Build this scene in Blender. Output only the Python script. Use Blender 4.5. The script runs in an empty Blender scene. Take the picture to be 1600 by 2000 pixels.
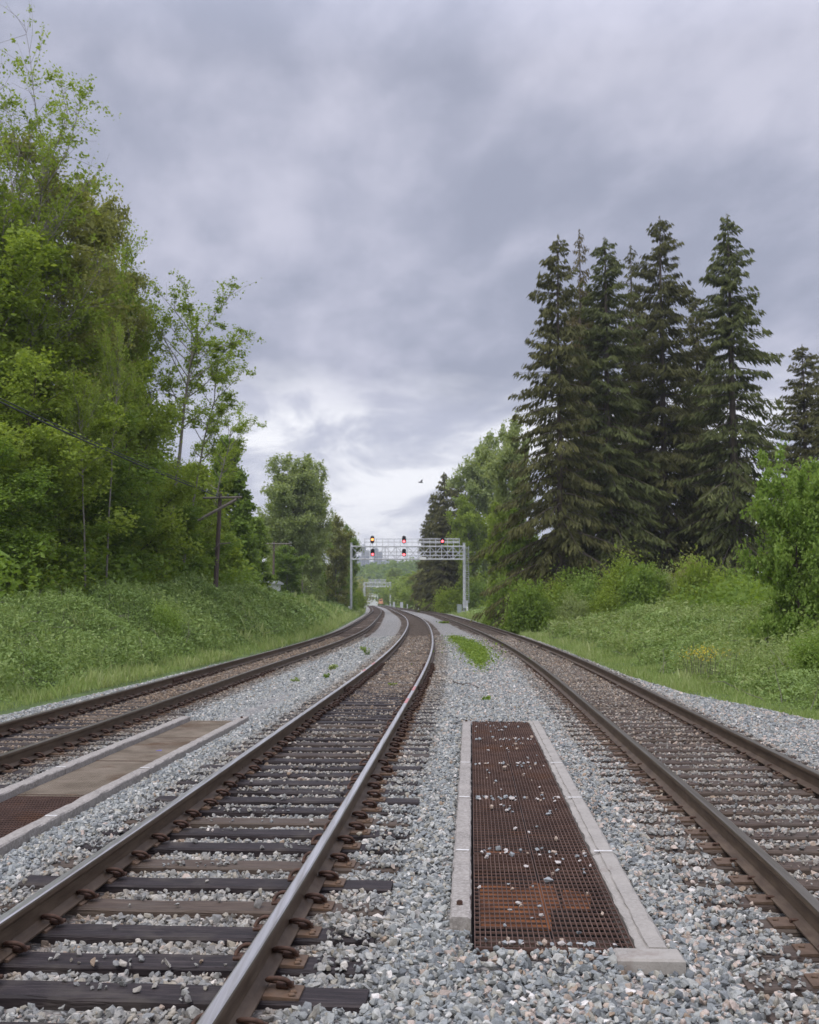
import bpy, bmesh, math, random
import numpy as np
from mathutils import Vector, Matrix, Euler
R = math.radians
scene = bpy.context.scene
col = scene.collection

# ------------------------------------------------------------------ camera
CAM_Z, F_PX, PITCH = 1.96, 2150.0, math.atan(173 / 2150.0)
cam_d = bpy.data.cameras.new('camera')
cam = bpy.data.objects.new('camera', cam_d); col.objects.link(cam)
cam.location = (0, 0, CAM_Z)
cam.rotation_euler = (math.pi / 2 + PITCH, 0, 0)
cam_d.sensor_fit = 'HORIZONTAL'; cam_d.sensor_width = 24.0; cam_d.lens = 24.0 * F_PX / 1600
cam_d.clip_start = 0.1; cam_d.clip_end = 20000
cam_d.dof.use_dof = True; cam_d.dof.focus_distance = 8.5; cam_d.dof.aperture_fstop = 4.0
scene.camera = cam

# ------------------------------------------------------------------ world: overcast sky
world = bpy.data.worlds.new('World'); scene.world = world
world.use_nodes = True
SUN_EL, SUN_AZ = R(52), R(-150)        # sun behind the camera to the left, above the cloud
nt = world.node_tree; nt.nodes.clear()
def N(t, kind, **kw):
    n = t.nodes.new(kind)
    for k, v in kw.items():
        if k == 'inp':
            for a, b in v.items(): n.inputs[a].default_value = b
        else: setattr(n, k, v)
    return n
def MATH(t, op, a, b=None, c=None, clamp=False):
    n = t.nodes.new('ShaderNodeMath'); n.operation = op; n.use_clamp = clamp
    for i, v in enumerate((a, b, c)):
        if v is None: continue
        if isinstance(v, (int, float)): n.inputs[i].default_value = v
        else: t.links.new(v, n.inputs[i])
    return n.outputs[0]
def RAMP(t, fac, stops, interp='LINEAR'):
    n = t.nodes.new('ShaderNodeValToRGB'); n.color_ramp.interpolation = interp
    e = n.color_ramp.elements
    while len(e) < len(stops): e.new(0.5)
    for el, (p, c) in zip(e, stops): el.position = p; el.color = (*c, 1)
    t.links.new(fac, n.inputs[0]); return n.outputs[0]
def MIX(t, fac, a, b, mode='MIX'):
    n = t.nodes.new('ShaderNodeMix'); n.data_type = 'RGBA'; n.blend_type = mode
    for s, v in ((n.inputs[0], fac), (n.inputs[6], a), (n.inputs[7], b)):
        if isinstance(v, (int, float)): s.default_value = v
        elif isinstance(v, tuple): s.default_value = (*v[:3], 1)
        else: t.links.new(v, s)
    return n.outputs[2]
out = N(nt, 'ShaderNodeOutputWorld'); bg_sky = N(nt, 'ShaderNodeBackground'); bg_cl = N(nt, 'ShaderNodeBackground')
sky = N(nt, 'ShaderNodeTexSky', sky_type='NISHITA', sun_disc=False, sun_elevation=SUN_EL, sun_rotation=SUN_AZ)
nt.links.new(sky.outputs[0], bg_sky.inputs[0]); bg_sky.inputs[1].default_value = 0.08
tc = N(nt, 'ShaderNodeTexCoord'); sep = N(nt, 'ShaderNodeSeparateXYZ'); nt.links.new(tc.outputs['Generated'], sep.inputs[0])
X_, Y_, Z_ = sep.outputs
den = MATH(nt, 'ADD', MATH(nt, 'MAXIMUM', Z_, 0.0), 0.22)
u_ = MATH(nt, 'DIVIDE', X_, den); v_ = MATH(nt, 'DIVIDE', Y_, den)
def cloudnoise(sx, sy, scale, detail, rough, dist, off, shear=0.0):
    c = N(nt, 'ShaderNodeCombineXYZ')
    nt.links.new(MATH(nt, 'ADD', MATH(nt, 'MULTIPLY', u_, sx), MATH(nt, 'MULTIPLY', v_, shear)), c.inputs[0]); nt.links.new(MATH(nt, 'MULTIPLY', v_, sy), c.inputs[1]); c.inputs[2].default_value = off
    n = N(nt, 'ShaderNodeTexNoise', inp={'Scale': scale, 'Detail': detail, 'Roughness': rough, 'Distortion': dist})
    nt.links.new(c.outputs[0], n.inputs['Vector']); return n.outputs[0]
n1 = cloudnoise(1.35, .85, 1.15, 4.0, 0.50, 0.15, 31.4, .40)
n2 = cloudnoise(1.25, .80, 4.4, 7.0, 0.56, 0.10, 9.1, .12)
n3 = cloudnoise(1.0, 1.0, 2.0, 8.0, 0.6, 0.3, 5.3)
mixn = MATH(nt, 'ADD', MATH(nt, 'MULTIPLY', n1, 0.62), MATH(nt, 'MULTIPLY', n2, 0.38))
dark, mid, lite = (0.298, 0.318, 0.408), (0.395, 0.410, 0.512), (0.57, 0.57, 0.675)
# a grey stratus shelf above the gap near the horizon
el = MATH(nt, 'ARCTANGENT', MATH(nt, 'DIVIDE', Z_, MATH(nt, 'SQRT', MATH(nt, 'ADD', MATH(nt, 'MULTIPLY', X_, X_), MATH(nt, 'MULTIPLY', Y_, Y_)))))
shelf = RAMP(nt, el, [(0.16, (0,) * 3), (0.21, (1,) * 3), (0.30, (.6,) * 3), (0.40, (0,) * 3)])
mixn = MATH(nt, 'SUBTRACT', mixn, MATH(nt, 'MULTIPLY', shelf, 0.045))
ccol = RAMP(nt, mixn, [(0.405, dark), (0.49, mid), (0.585, lite)], 'B_SPLINE')
eln = MATH(nt, 'ADD', el, MATH(nt, 'MULTIPLY', MATH(nt, 'SUBTRACT', n3, 0.5), 0.12))
gap = RAMP(nt, eln, [(0.0, (1,) * 3), (0.15, (1,) * 3), (0.185, (.45,) * 3), (0.215, (0,) * 3)])
cA = N(nt, 'ShaderNodeCombineXYZ'); nt.links.new(MATH(nt, 'MULTIPLY', X_, 7.0), cA.inputs[0]); nt.links.new(MATH(nt, 'MULTIPLY', Z_, 16.0), cA.inputs[1]); nt.links.new(MATH(nt, 'MULTIPLY', Y_, 3.0), cA.inputs[2])
n4n = N(nt, 'ShaderNodeTexNoise', inp={'Scale': 1.0, 'Detail': 7.0, 'Roughness': 0.55, 'Distortion': 0.5}); nt.links.new(cA.outputs[0], n4n.inputs['Vector']); n4 = n4n.outputs[0]
n4 = MATH(nt, 'ADD', n4, RAMP(nt, el, [(0.02, (.07,) * 3), (0.07, (0,) * 3), (0.13, (.02,) * 3), (0.17, (.08,) * 3)]))
gapc = RAMP(nt, n4, [(0.44, (0.44, 0.46, 0.57)), (0.52, (0.56, 0.575, 0.67)), (0.595, (0.97, 0.97, 1.0))], 'B_SPLINE')
ccol = MIX(nt, gap, ccol, gapc)
# overcast sky: brighter towards the zenith than near the horizon
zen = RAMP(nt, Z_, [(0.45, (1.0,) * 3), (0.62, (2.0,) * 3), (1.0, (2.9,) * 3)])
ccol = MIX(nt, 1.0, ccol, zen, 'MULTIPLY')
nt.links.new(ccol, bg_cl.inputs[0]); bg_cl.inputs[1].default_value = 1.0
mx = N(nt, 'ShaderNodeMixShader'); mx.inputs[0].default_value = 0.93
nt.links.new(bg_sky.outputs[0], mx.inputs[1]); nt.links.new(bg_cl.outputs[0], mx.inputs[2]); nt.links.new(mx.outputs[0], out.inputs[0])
# sun through the cloud
sl = bpy.data.lights.new('sun', 'SUN'); sun = bpy.data.objects.new('sun', sl); col.objects.link(sun)
sl.energy = 1.5; sl.angle = R(25); sl.color = (1.0, 0.97, 0.92)
sun.rotation_euler = Vector((math.sin(SUN_AZ) * math.cos(SUN_EL), math.cos(SUN_AZ) * math.cos(SUN_EL), math.sin(SUN_EL))).to_track_quat('Z', 'Y').to_euler()
scene.view_settings.view_transform = 'Standard'; scene.view_settings.look = 'None'
scene.view_settings.exposure = 0.25; scene.view_settings.gamma = 1.0
scene.cycles.max_bounces = 6; scene.cycles.diffuse_bounces = 3; scene.cycles.transmission_bounces = 3; scene.cycles.volume_bounces = 0
scene.cycles.use_denoising = True

rng = np.random.default_rng(7)
def at(px, py, Y):
    """world X, z of a photo pixel (1600x2000) seen at depth Y"""
    X = px - 800.0; U = -(py - 1000.0); F = F_PX
    dz = U * math.cos(PITCH) + F * math.sin(PITCH); dy = F * math.cos(PITCH) - U * math.sin(PITCH)
    return X / dy * Y, CAM_Z + dz / dy * Y
def atz(px, py, z):
    X = px - 800.0; U = -(py - 1000.0); F = F_PX
    dz = U * math.cos(PITCH) + F * math.sin(PITCH); dy = F * math.cos(PITCH) - U * math.sin(PITCH)
    t = (z - CAM_Z) / dz
    return X * t, dy * t

# ------------------------------------------------------------------ helpers
def mesh_np(name, V, polys, mats=(), midx=None, smooth=False, attrs=None):
    """polys: list of int arrays (n,k)"""
    me = bpy.data.meshes.new(name)
    V = np.asarray(V, np.float32)
    loops = np.concatenate([p.ravel() for p in polys]).astype(np.int32)
    tot = np.concatenate([np.full(len(p), p.shape[1]) for p in polys]).astype(np.int32)
    start = np.r_[0, np.cumsum(tot)[:-1]].astype(np.int32)
    me.vertices.add(len(V)); me.vertices.foreach_set('co', V.ravel())
    me.loops.add(len(loops)); me.loops.foreach_set('vertex_index', loops)
    me.polygons.add(len(tot)); me.polygons.foreach_set('loop_start', start)
    if midx is not None: me.polygons.foreach_set('material_index', np.asarray(midx, np.int32))
    me.polygons.foreach_set('use_smooth', np.full(len(tot), bool(smooth)))
    me.update(calc_edges=True); me.validate()
    for m in mats: me.materials.append(m)
    if attrs:
        for k, v in attrs.items():
            v = np.asarray(v, np.float32)
            if v.ndim == 1:
                a = me.attributes.new(k, 'FLOAT', 'POINT'); a.data.foreach_set('value', v)
            elif v.shape[1] == 3:
                a = me.attributes.new(k, 'FLOAT_VECTOR', 'POINT'); a.data.foreach_set('vector', v.ravel())
            else:
                a = me.attributes.new(k, 'FLOAT_COLOR', 'POINT'); a.data.foreach_set('color', v.ravel())
    return me
def link(name, me, parent=None, loc=None, **props):
    o = bpy.data.objects.new(name, me); col.objects.link(o)
    if parent: o.parent = parent
    if loc is not None: o.location = loc
    for k, v in props.items(): o[k] = v
    return o
def thing(name, label, cat, loc=(0, 0, 0), rz=0.0, group=None):
    o = bpy.data.objects.new(name, None); col.objects.link(o); o.empty_display_size = .2
    o.location = loc; o.rotation_euler = (0, 0, rz); o['label'] = label; o['category'] = cat
    if group: o['group'] = group
    return o
class MB:
    """collects shapes into one mesh"""
    def __init__(s): s.V = []; s.P = {}; s.n = 0
    def add(s, V, *polys):
        V = np.asarray(V, float)
        for p in polys:
            p = np.asarray(p, int) + s.n
            s.P.setdefault(p.shape[1], []).append(p)
        s.V.append(V); s.n += len(V); return s
    def box(s, c, d, rz=0.0, bev=0.0):
        c = np.array(c, float); h = np.array(d, float) / 2
        if bev <= 0:
            V = np.array([[x, y, z] for z in (-1, 1) for x, y in ((-1, -1), (1, -1), (1, 1), (-1, 1))]) * h
            P = [[0, 3, 2, 1], [4, 5, 6, 7], [0, 1, 5, 4], [1, 2, 6, 5], [2, 3, 7, 6], [3, 0, 4, 7]]
        else:
            b = bev; V = []
            for z, k in ((-h[2], b), (-h[2] + b, 0), (h[2] - b, 0), (h[2], b)):
                X, Y = h[0] - k, h[1] - k
                V += [[-X, -Y, z], [X, -Y, z], [X, Y, z], [-X, Y, z]]
            V = np.array(V); P = [[0, 3, 2, 1], [12, 13, 14, 15]]
            for l in range(3):
                for i in range(4):
                    j = (i + 1) % 4; P.append([l * 4 + i, l * 4 + j, l * 4 + 4 + j, l * 4 + 4 + i])
        if rz:
            cs, sn = math.cos(rz), math.sin(rz)
            V = np.c_[V[:, 0] * cs - V[:, 1] * sn, V[:, 0] * sn + V[:, 1] * cs, V[:, 2]]
        return s.add(V + c, P)
    def tube(s, pts, rad, n=8, cap=True):
        pts = np.array(pts, float); m = len(pts)
        rad = np.full(m, rad, float) if np.isscalar(rad) else np.array(rad, float)
        T = np.gradient(pts, axis=0); T /= np.linalg.norm(T, axis=1)[:, None] + 1e-9
        ref = np.array([0, 0, 1.]) if abs(T[0][2]) < .9 else np.array([1., 0, 0])
        V = []
        for i in range(m):
            a = np.cross(T[i], ref); a /= np.linalg.norm(a) + 1e-9; b = np.cross(T[i], a)
            for k in range(n):
                w = 2 * math.pi * k / n; V.append(pts[i] + rad[i] * (math.cos(w) * a + math.sin(w) * b))
        Q = [[i * n + k, i * n + (k + 1) % n, (i + 1) * n + (k + 1) % n, (i + 1) * n + k] for i in range(m - 1) for k in range(n)]
        Q = [q[::-1] for q in Q]
        s.add(V, Q)
        if cap:
            s.add([V[k] for k in range(n)], [list(range(n))]); s.add([V[(m - 1) * n + k] for k in range(n)], [list(range(n))[::-1]])
        return s
    def prism(s, outline, y0, y1, axis='y'):
        n = len(outline); V = []
        for y in (y0, y1):
            for a, b in outline: V.append((a, y, b) if axis == 'y' else (y, a, b) if axis == 'x' else (a, b, y))
        s.add(V, [[k, (k + 1) % n, n + (k + 1) % n, n + k] for k in range(n)])
        s.add(V[:n], [list(range(n))[::-1]]); s.add(V[n:], [list(range(n))]); return s
    def mesh(s, name, mat, smooth=False):
        me = mesh_np(name, np.concatenate(s.V), [np.concatenate(v) for v in s.P.values()], [mat] if mat else [], smooth=smooth)
        bm = bmesh.new(); bm.from_mesh(me); bmesh.ops.recalc_face_normals(bm, faces=bm.faces); bm.to_mesh(me); bm.free()
        if smooth: 
            for p in me.polygons: p.use_smooth = True
        return me
    def build(s, name, mat, parent=None, smooth=False, **kw): return link(name, s.mesh(name, mat, smooth), parent, **kw)

def lump(x, y, sc=1.0, seed=0):
    """smooth pseudo noise about -1..1"""
    x = np.asarray(x, float) * sc; y = np.asarray(y, float) * sc; r = np.random.default_rng(seed); o = 0
    for k in range(6):
        a = r.uniform(0, 6.28); fr = 0.6 * 1.45 ** k; ph = r.uniform(0, 6.28); ph2 = r.uniform(0, 6.28)
        o = o + np.sin((x * math.cos(a) + y * math.sin(a)) * fr + ph + 1.3 * np.sin((y * math.cos(a) - x * math.sin(a)) * fr * .7 + ph2)) / (1 + .45 * k)
    return o / 2.4

# ------------------------------------------------------------------ materials
def newmat(name):
    m = bpy.data.materials.new(name); m.use_nodes = True; t = m.node_tree; t.nodes.clear()
    o = N(t, 'ShaderNodeOutputMaterial'); b = N(t, 'ShaderNodeBsdfPrincipled'); t.links.new(b.outputs[0], o.inputs[0])
    return m, t, b
def noise(t, scale, detail=4, rough=.55, vec=None, dist=0.0, stretch=None):
    n = N(t, 'ShaderNodeTexNoise', inp={'Scale': scale, 'Detail': detail, 'Roughness': rough, 'Distortion': dist})
    if vec is None:
        g = N(t, 'ShaderNodeTexCoord'); vec = g.outputs['Object']
    if stretch:
        mp = N(t, 'ShaderNodeMapping'); mp.inputs['Scale'].default_value = stretch; t.links.new(vec, mp.inputs[0]); vec = mp.outputs[0]
    t.links.new(vec, n.inputs['Vector']); return n.outputs[0]
def bump(t, b, h, strength=.4, dist=.01):
    n = N(t, 'ShaderNodeBump', inp={'Strength': strength, 'Distance': dist}); t.links.new(h, n.inputs['Height']); t.links.new(n.outputs[0], b.inputs['Normal'])
def simple(name, c1, c2, scale=6, rough=.7, metal=0.0, bmp=.25, bd=.004, stretch=None, detail=6, lo=.35, hi=.65, c3=None):
    m, t, b = newmat(name); n = noise(t, scale, detail, .6, stretch=stretch)
    c = RAMP(t, n, [(lo, c1), (hi, c2)])
    if c3:
        n2 = noise(t, scale * .31, 5, .65); c = MIX(t, RAMP(t, n2, [(.55, (0,) * 3), (.68, (1,) * 3)]), c, c3)
    t.links.new(c, b.inputs['Base Color']); b.inputs['Roughness'].default_value = rough; b.inputs['Metallic'].default_value = metal
    n3 = noise(t, scale * 6, 4, .6, stretch=stretch)
    bump(t, b, n3, bmp, bd); return m
M = {}
M['rail_rust'] = simple('rail_rust', (.066, .042, .025), (.125, .086, .054), 9, .62, .2, .3, .003, stretch=(1, .35, 2), c3=(.075, .045, .026))
M['rail_brown'] = simple('rail_brown_dull', (.075, .056, .036), (.125, .098, .066), 7, .42, .5, .15, .001, stretch=(1, .2, 1))
def shiny():
    m, t, b = newmat('rail_polished'); n = noise(t, 5, 5, .6, stretch=(6, .12, 1)); n2 = noise(t, 40, 3, .6, stretch=(1, .1, 1))
    t.links.new(RAMP(t, n, [(.35, (.50, .47, .44)), (.65, (.78, .76, .76))]), b.inputs['Base Color'])
    b.inputs['Metallic'].default_value = .9; t.links.new(MATH(t, 'ADD', MATH(t, 'MULTIPLY', n2, .16), .24), b.inputs['Roughness']); return m
M['rail_shiny'] = shiny()
def dull():
    m, t, b = newmat('rail_worn'); n = noise(t, 4, 5, .6, stretch=(4, .1, 1))
    t.links.new(RAMP(t, n, [(.35, (.15, .125, .095)), (.65, (.24, .21, .175))]), b.inputs['Base Color'])
    b.inputs['Metallic'].default_value = .8; b.inputs['Roughness'].default_value = .38; return m
M['rail_worn'] = dull()
M['plate'] = simple('tie_plate_rust', (.085, .052, .032), (.135, .088, .058), 14, .8, .1, .4, .004, c3=(.17, .095, .05))
M['clip'] = simple('clip_rust', (.045, .024, .016), (.105, .052, .032), 30, .75, .2, .4, .003)
def wood(name, a, b_, c, rough=.62):
    m, t, b = newmat(name); oi = N(t, 'ShaderNodeObjectInfo')
    tcn = N(t, 'ShaderNodeTexCoord'); add = N(t, 'ShaderNodeVectorMath', operation='ADD')
    sc = N(t, 'ShaderNodeVectorMath', operation='SCALE'); sc.inputs[0].default_value = (13, 7, 5); t.links.new(oi.outputs['Random'], sc.inputs['Scale'])
    t.links.new(tcn.outputs['Object'], add.inputs[0]); t.links.new(sc.outputs[0], add.inputs[1]); v = add.outputs[0]
    g = noise(t, 9, 6, .65, vec=v, stretch=(.35, 5, 5)); g2 = noise(t, 3, 3, .6, vec=v)
    c0 = RAMP(t, g, [(.32, a), (.52, b_), (.72, c)])
    # old grey-brown sleepers among the creosoted ones
    old = RAMP(t, g, [(.3, (.050, .034, .026)), (.55, (.098, .072, .055)), (.75, (.17, .13, .10))])
    c1 = MIX(t, RAMP(t, oi.outputs['Random'], [(.60, (0,) * 3), (.8, (1,) * 3)]), c0, old)
    c1 = MIX(t, RAMP(t, g2, [(.5, (0,) * 3), (.75, (.6,) * 3)]), c1, (.10, .085, .07))
    t.links.new(c1, b.inputs['Base Color']); b.inputs['Specular IOR Level'].default_value = .22; t.links.new(MATH(t, 'ADD', MATH(t, 'MULTIPLY', g, .35), rough - .18), b.inputs['Roughness'])
    w = N(t, 'ShaderNodeTexWave', wave_type='BANDS', bands_direction='Y', inp={'Scale': 9.0, 'Distortion': 9.0, 'Detail': 3.0, 'Detail Scale': 1.2})
    mp = N(t, 'ShaderNodeMapping'); mp.inputs['Scale'].default_value = (.14, 1, 1); t.links.new(v, mp.inputs[0]); t.links.new(mp.outputs[0], w.inputs[0])
    cr = RAMP(t, w.outputs[1], [(.0, (0,) * 3), (.10, (1,) * 3)])
    h = MATH(t, 'ADD', MATH(t, 'MULTIPLY', g, .6), MATH(t, 'MULTIPLY', cr, .5)); bump(t, b, h, .8, .006); return m
M['sleeper'] = wood('sleeper_creosote', (.014, .011, .012), (.030, .023, .024), (.072, .058, .057))
M['sleeper_dusty'] = wood('sleeper_dusty', (.075, .058, .045), (.115, .09, .07), (.16, .13, .105), .85)
M['sleeper_old'] = wood('sleeper_weathered', (.045, .032, .026), (.085, .062, .05), (.15, .115, .092), .75)
def concrete(name, base, pebble):
    m, t, b = newmat(name); n = noise(t, 3, 7, .65); n2 = noise(t, 38, 5, .7); v = N(t, 'ShaderNodeTexVoronoi', inp={'Scale': 70.0})
    g = N(t, 'ShaderNodeTexCoord'); t.links.new(g.outputs['Object'], v.inputs[0])
    c = RAMP(t, n, [(.3, tuple(x * .72 for x in base)), (.7, tuple(x * 1.15 for x in base))])
    c = MIX(t, RAMP(t, n2, [(.45, (0,) * 3), (.62, (.85,) * 3)]), c, pebble)
    c = MIX(t, RAMP(t, v.outputs[0], [(.0, (.35,) * 3), (.25, (0,) * 3)]), c, (.07, .06, .055))
    st = noise(t, 1.7, 6, .7); c = MIX(t, RAMP(t, st, [(.6, (0,) * 3), (.75, (.6,) * 3)]), c, (.16, .11, .085))
    t.links.new(c, b.inputs['Base Color']); b.inputs['Roughness'].default_value = .92
    bump(t, b, MATH(t, 'ADD', n2, MATH(t, 'MULTIPLY', n, .5)), .55, .006); return m
M['concrete'] = concrete('curb_concrete', (.275, .25, .222), (.40, .37, .335))
M['concrete_smooth'] = concrete('curb_concrete_pale', (.33, .305, .27), (.36, .335, .30))
M['paint_mark'] = simple('white_paint_mark', (.50, .49, .47), (.66, .65, .63), 30, .8)
M['grate'] = simple('grate_rust', (.080, .045, .034), (.150, .088, .066), 3, .75, .25, .3, .003, c3=(.14, .066, .035))
M['grate_tan'] = simple('grate_tan', (.21, .17, .125), (.36, .30, .235), 2.2, .8, .1, .3, .003, c3=(.17, .105, .065))
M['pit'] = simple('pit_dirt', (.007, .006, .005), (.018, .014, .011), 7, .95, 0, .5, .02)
M['rust_orange'] = simple('orange_rust_plate', (.13, .042, .012), (.34, .115, .028), 4, .8, .1, .3, .004, c3=(.10, .035, .015))
M['galv'] = simple('galvanised_steel', (.46, .47, .49), (.58, .59, .61), 2.5, .5, .35, .05, .002)
M['galv_dark'] = simple('grating_steel', (.24, .25, .26), (.34, .35, .36), 3, .6, .4, .05, .002)
M['black'] = simple('black_paint', (.012, .012, .013), (.022, .022, .022), 8, .5)
M['white_paint'] = simple('white_paint', (.62, .62, .60), (.74, .74, .72), 4, .6)
M['grey_green'] = simple('cabinet_paint', (.24, .28, .27), (.31, .35, .34), 4, .6)
M['pole'] = simple('pole_wood', (.055, .036, .030), (.12, .088, .075), 5, .85, 0, .5, .01, stretch=(3, 3, .25))
M['pole_grey'] = simple('arm_wood', (.13, .11, .095), (.23, .20, .17), 5, .85, 0, .5, .01, stretch=(1, 3, 3))
M['cable'] = simple('cable_rubber', (.018, .02, .022), (.04, .043, .046), 20, .6)
M['insul'] = simple('insulator_glass', (.10, .13, .12), (.16, .2, .19), 20, .25)
M['orange'] = simple('orange_paint', (.60, .26, .13), (.70, .34, .18), 5, .5)
M['tyre'] = simple('dark_rubber', (.015, .015, .015), (.03, .03, .03), 5, .8)
M['glass_dark'] = simple('dark_window', (.03, .04, .05), (.06, .07, .085), 3, .15)
M['bark'] = simple('bark_brown', (.060, .045, .035), (.15, .12, .10), 3, .9, 0, .6, .02, stretch=(2, 2, .5))
M['bark_pale'] = simple('bark_pale', (.15, .13, .115), (.30, .27, .24), 2.5, .9, 0, .4, .01, stretch=(2, 2, .4), c3=(.09, .08, .065))
M['bark_moss'] = simple('bark_mossy', (.07, .075, .035), (.16, .15, .10), 3, .9, 0, .4, .01)
M['red_mark'] = simple('red_paint_mark', (.42, .16, .15), (.52, .26, .25), 30, .6)
M['blue_mark'] = simple('blue_paint_mark', (.10, .11, .5), (.16, .17, .6), 30, .6)
def emis(name, c, s):
    m, t, b = newmat(name); b.inputs['Base Color'].default_value = (*c, 1); b.inputs['Emission Color'].default_value = (*c, 1); b.inputs['Emission Strength'].default_value = s; return m
M['lens_red'] = emis('lens_red_lit', (1.0, .10, .12), 5.0)
M['lens_amber'] = emis('lens_amber_lit', (1.0, .30, .07), 4.5)
def leafmat(name, lo, mid_, hi, transl=.5, rough=.55):
    m = bpy.data.materials.new(name); m.use_nodes = True; t = m.node_tree; t.nodes.clear()
    o = N(t, 'ShaderNodeOutputMaterial'); b = N(t, 'ShaderNodeBsdfPrincipled', inp={'Roughness': rough, 'Specular IOR Level': .18}); tr = N(t, 'ShaderNodeBsdfTranslucent')
    a = N(t, 'ShaderNodeAttribute', attribute_name='tint'); oi = N(t, 'ShaderNodeObjectInfo')
    f = MATH(t, 'ADD', a.outputs['Fac'], MATH(t, 'MULTIPLY', MATH(t, 'SUBTRACT', oi.outputs['Random'], .5), .25))
    c = RAMP(t, f, [(0.0, lo), (.5, mid_), (1.0, hi)])
    t.links.new(c, b.inputs['Base Color'])
    ct = MIX(t, 1.0, c, (1.15, 1.1, .55), 'MULTIPLY'); t.links.new(ct, tr.inputs[0])
    mx = N(t, 'ShaderNodeMixShader'); mx.inputs[0].default_value = transl
    t.links.new(b.outputs[0], mx.inputs[1]); t.links.new(tr.outputs[0], mx.inputs[2]); t.links.new(mx.outputs[0], o.inputs[0]); return m
M['leaf'] = leafmat('leaf_fresh', (.16, .225, .032), (.26, .35, .055), (.38, .47, .105))
M['leaf_olive'] = leafmat('leaf_olive', (.19, .21, .06), (.29, .31, .10), (.40, .41, .17))
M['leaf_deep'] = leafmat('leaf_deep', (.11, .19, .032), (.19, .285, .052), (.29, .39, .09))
M['leaf_bright'] = leafmat('leaf_bright', (.14, .235, .042), (.22, .33, .068), (.34, .45, .13))
M['leaf_pale'] = leafmat('leaf_pale', (.22, .28, .10), (.31, .38, .155), (.43, .49, .25))
M['leaf_bramble'] = leafmat('leaf_bramble', (.15, .225, .065), (.26, .36, .115), (.41, .49, .20), .3)
M['leaf_grass'] = leafmat('grass_blades', (.19, .27, .075), (.28, .37, .12), (.42, .47, .22), .35)
M['needle'] = leafmat('needle_dark', (.078, .082, .030), (.135, .136, .050), (.20, .185, .074), .25, .8)
M['needle_brown'] = leafmat('needle_brownish', (.11, .092, .040), (.16, .135, .06), (.22, .18, .085), .22, .8)
M['needle_green'] = leafmat('needle_green', (.084, .100, .034), (.140, .160, .056), (.21, .215, .082), .25, .8)
M['yellow'] = leafmat('yellow_blossom', (.55, .42, .03), (.65, .5, .04), (.75, .6, .06), .2)

# ------------------------------------------------------------------ track alignment
KN = np.log(np.array([2, 8, 20, 40, 70, 120, 200, 300, 430.]))
def spline(co):
    k = KN; n = len(k); h = np.diff(k); A = np.eye(n); r = np.zeros(n); v = np.array(co)
    for j in range(1, n - 1):
        A[j, j - 1] = h[j - 1]; A[j, j] = 2 * (h[j - 1] + h[j]); A[j, j + 1] = h[j]; r[j] = 6 * ((v[j + 1] - v[j]) / h[j] - (v[j] - v[j - 1]) / h[j - 1])
    m = np.linalg.solve(A, r)
    def f(Y):
        u = np.log(np.clip(np.asarray(Y, float), 1.2, 900)); j = np.clip(np.searchsorted(k, u) - 1, 0, n - 2); a = k[j]; b = k[j + 1]; hh = b - a
        t1 = (b - u) / hh; t2 = (u - a) / hh
        return t1 * v[j] + t2 * v[j + 1] + ((t1 ** 3 - t1) * m[j] + (t2 ** 3 - t2) * m[j + 1]) * hh * hh / 6
    return f
CX = spline([-1.872, -1.404, -0.778, 0.052, 0.571, 0.225, -2.158, -5.7, -11.642])
LX = spline([-7.22, -6.324, -5.572, -4.686, -3.606, -4.15, -5.891, -9.665, -15.115])
RX = spline([2.453, 3.23, 3.862, 4.598, 4.82, 4.411, 1.832, -4.703, -10.457])
def sm(x): x = np.clip(x, 0, 1); return x * x * (3 - 2 * x)
def zL(Y): return -0.17 * (1 - sm((np.asarray(Y, float) - 35) / 60))
EL = lambda Y: LX(Y) - np.interp(Y, [0, 15, 22, 30, 50, 100, 430], [3.3, 3.1, 2.75, 2.45, 2.1, 2.2, 2.6])
ER = lambda Y: np.maximum(RX(Y), CX(Y)) + np.interp(Y, [0, 12, 19, 24, 30, 40, 95, 150, 430], [6.5, 5.2, 3.5, 2.5, 2.05, 2.0, 2.4, 3.0, 3.0])
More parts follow.
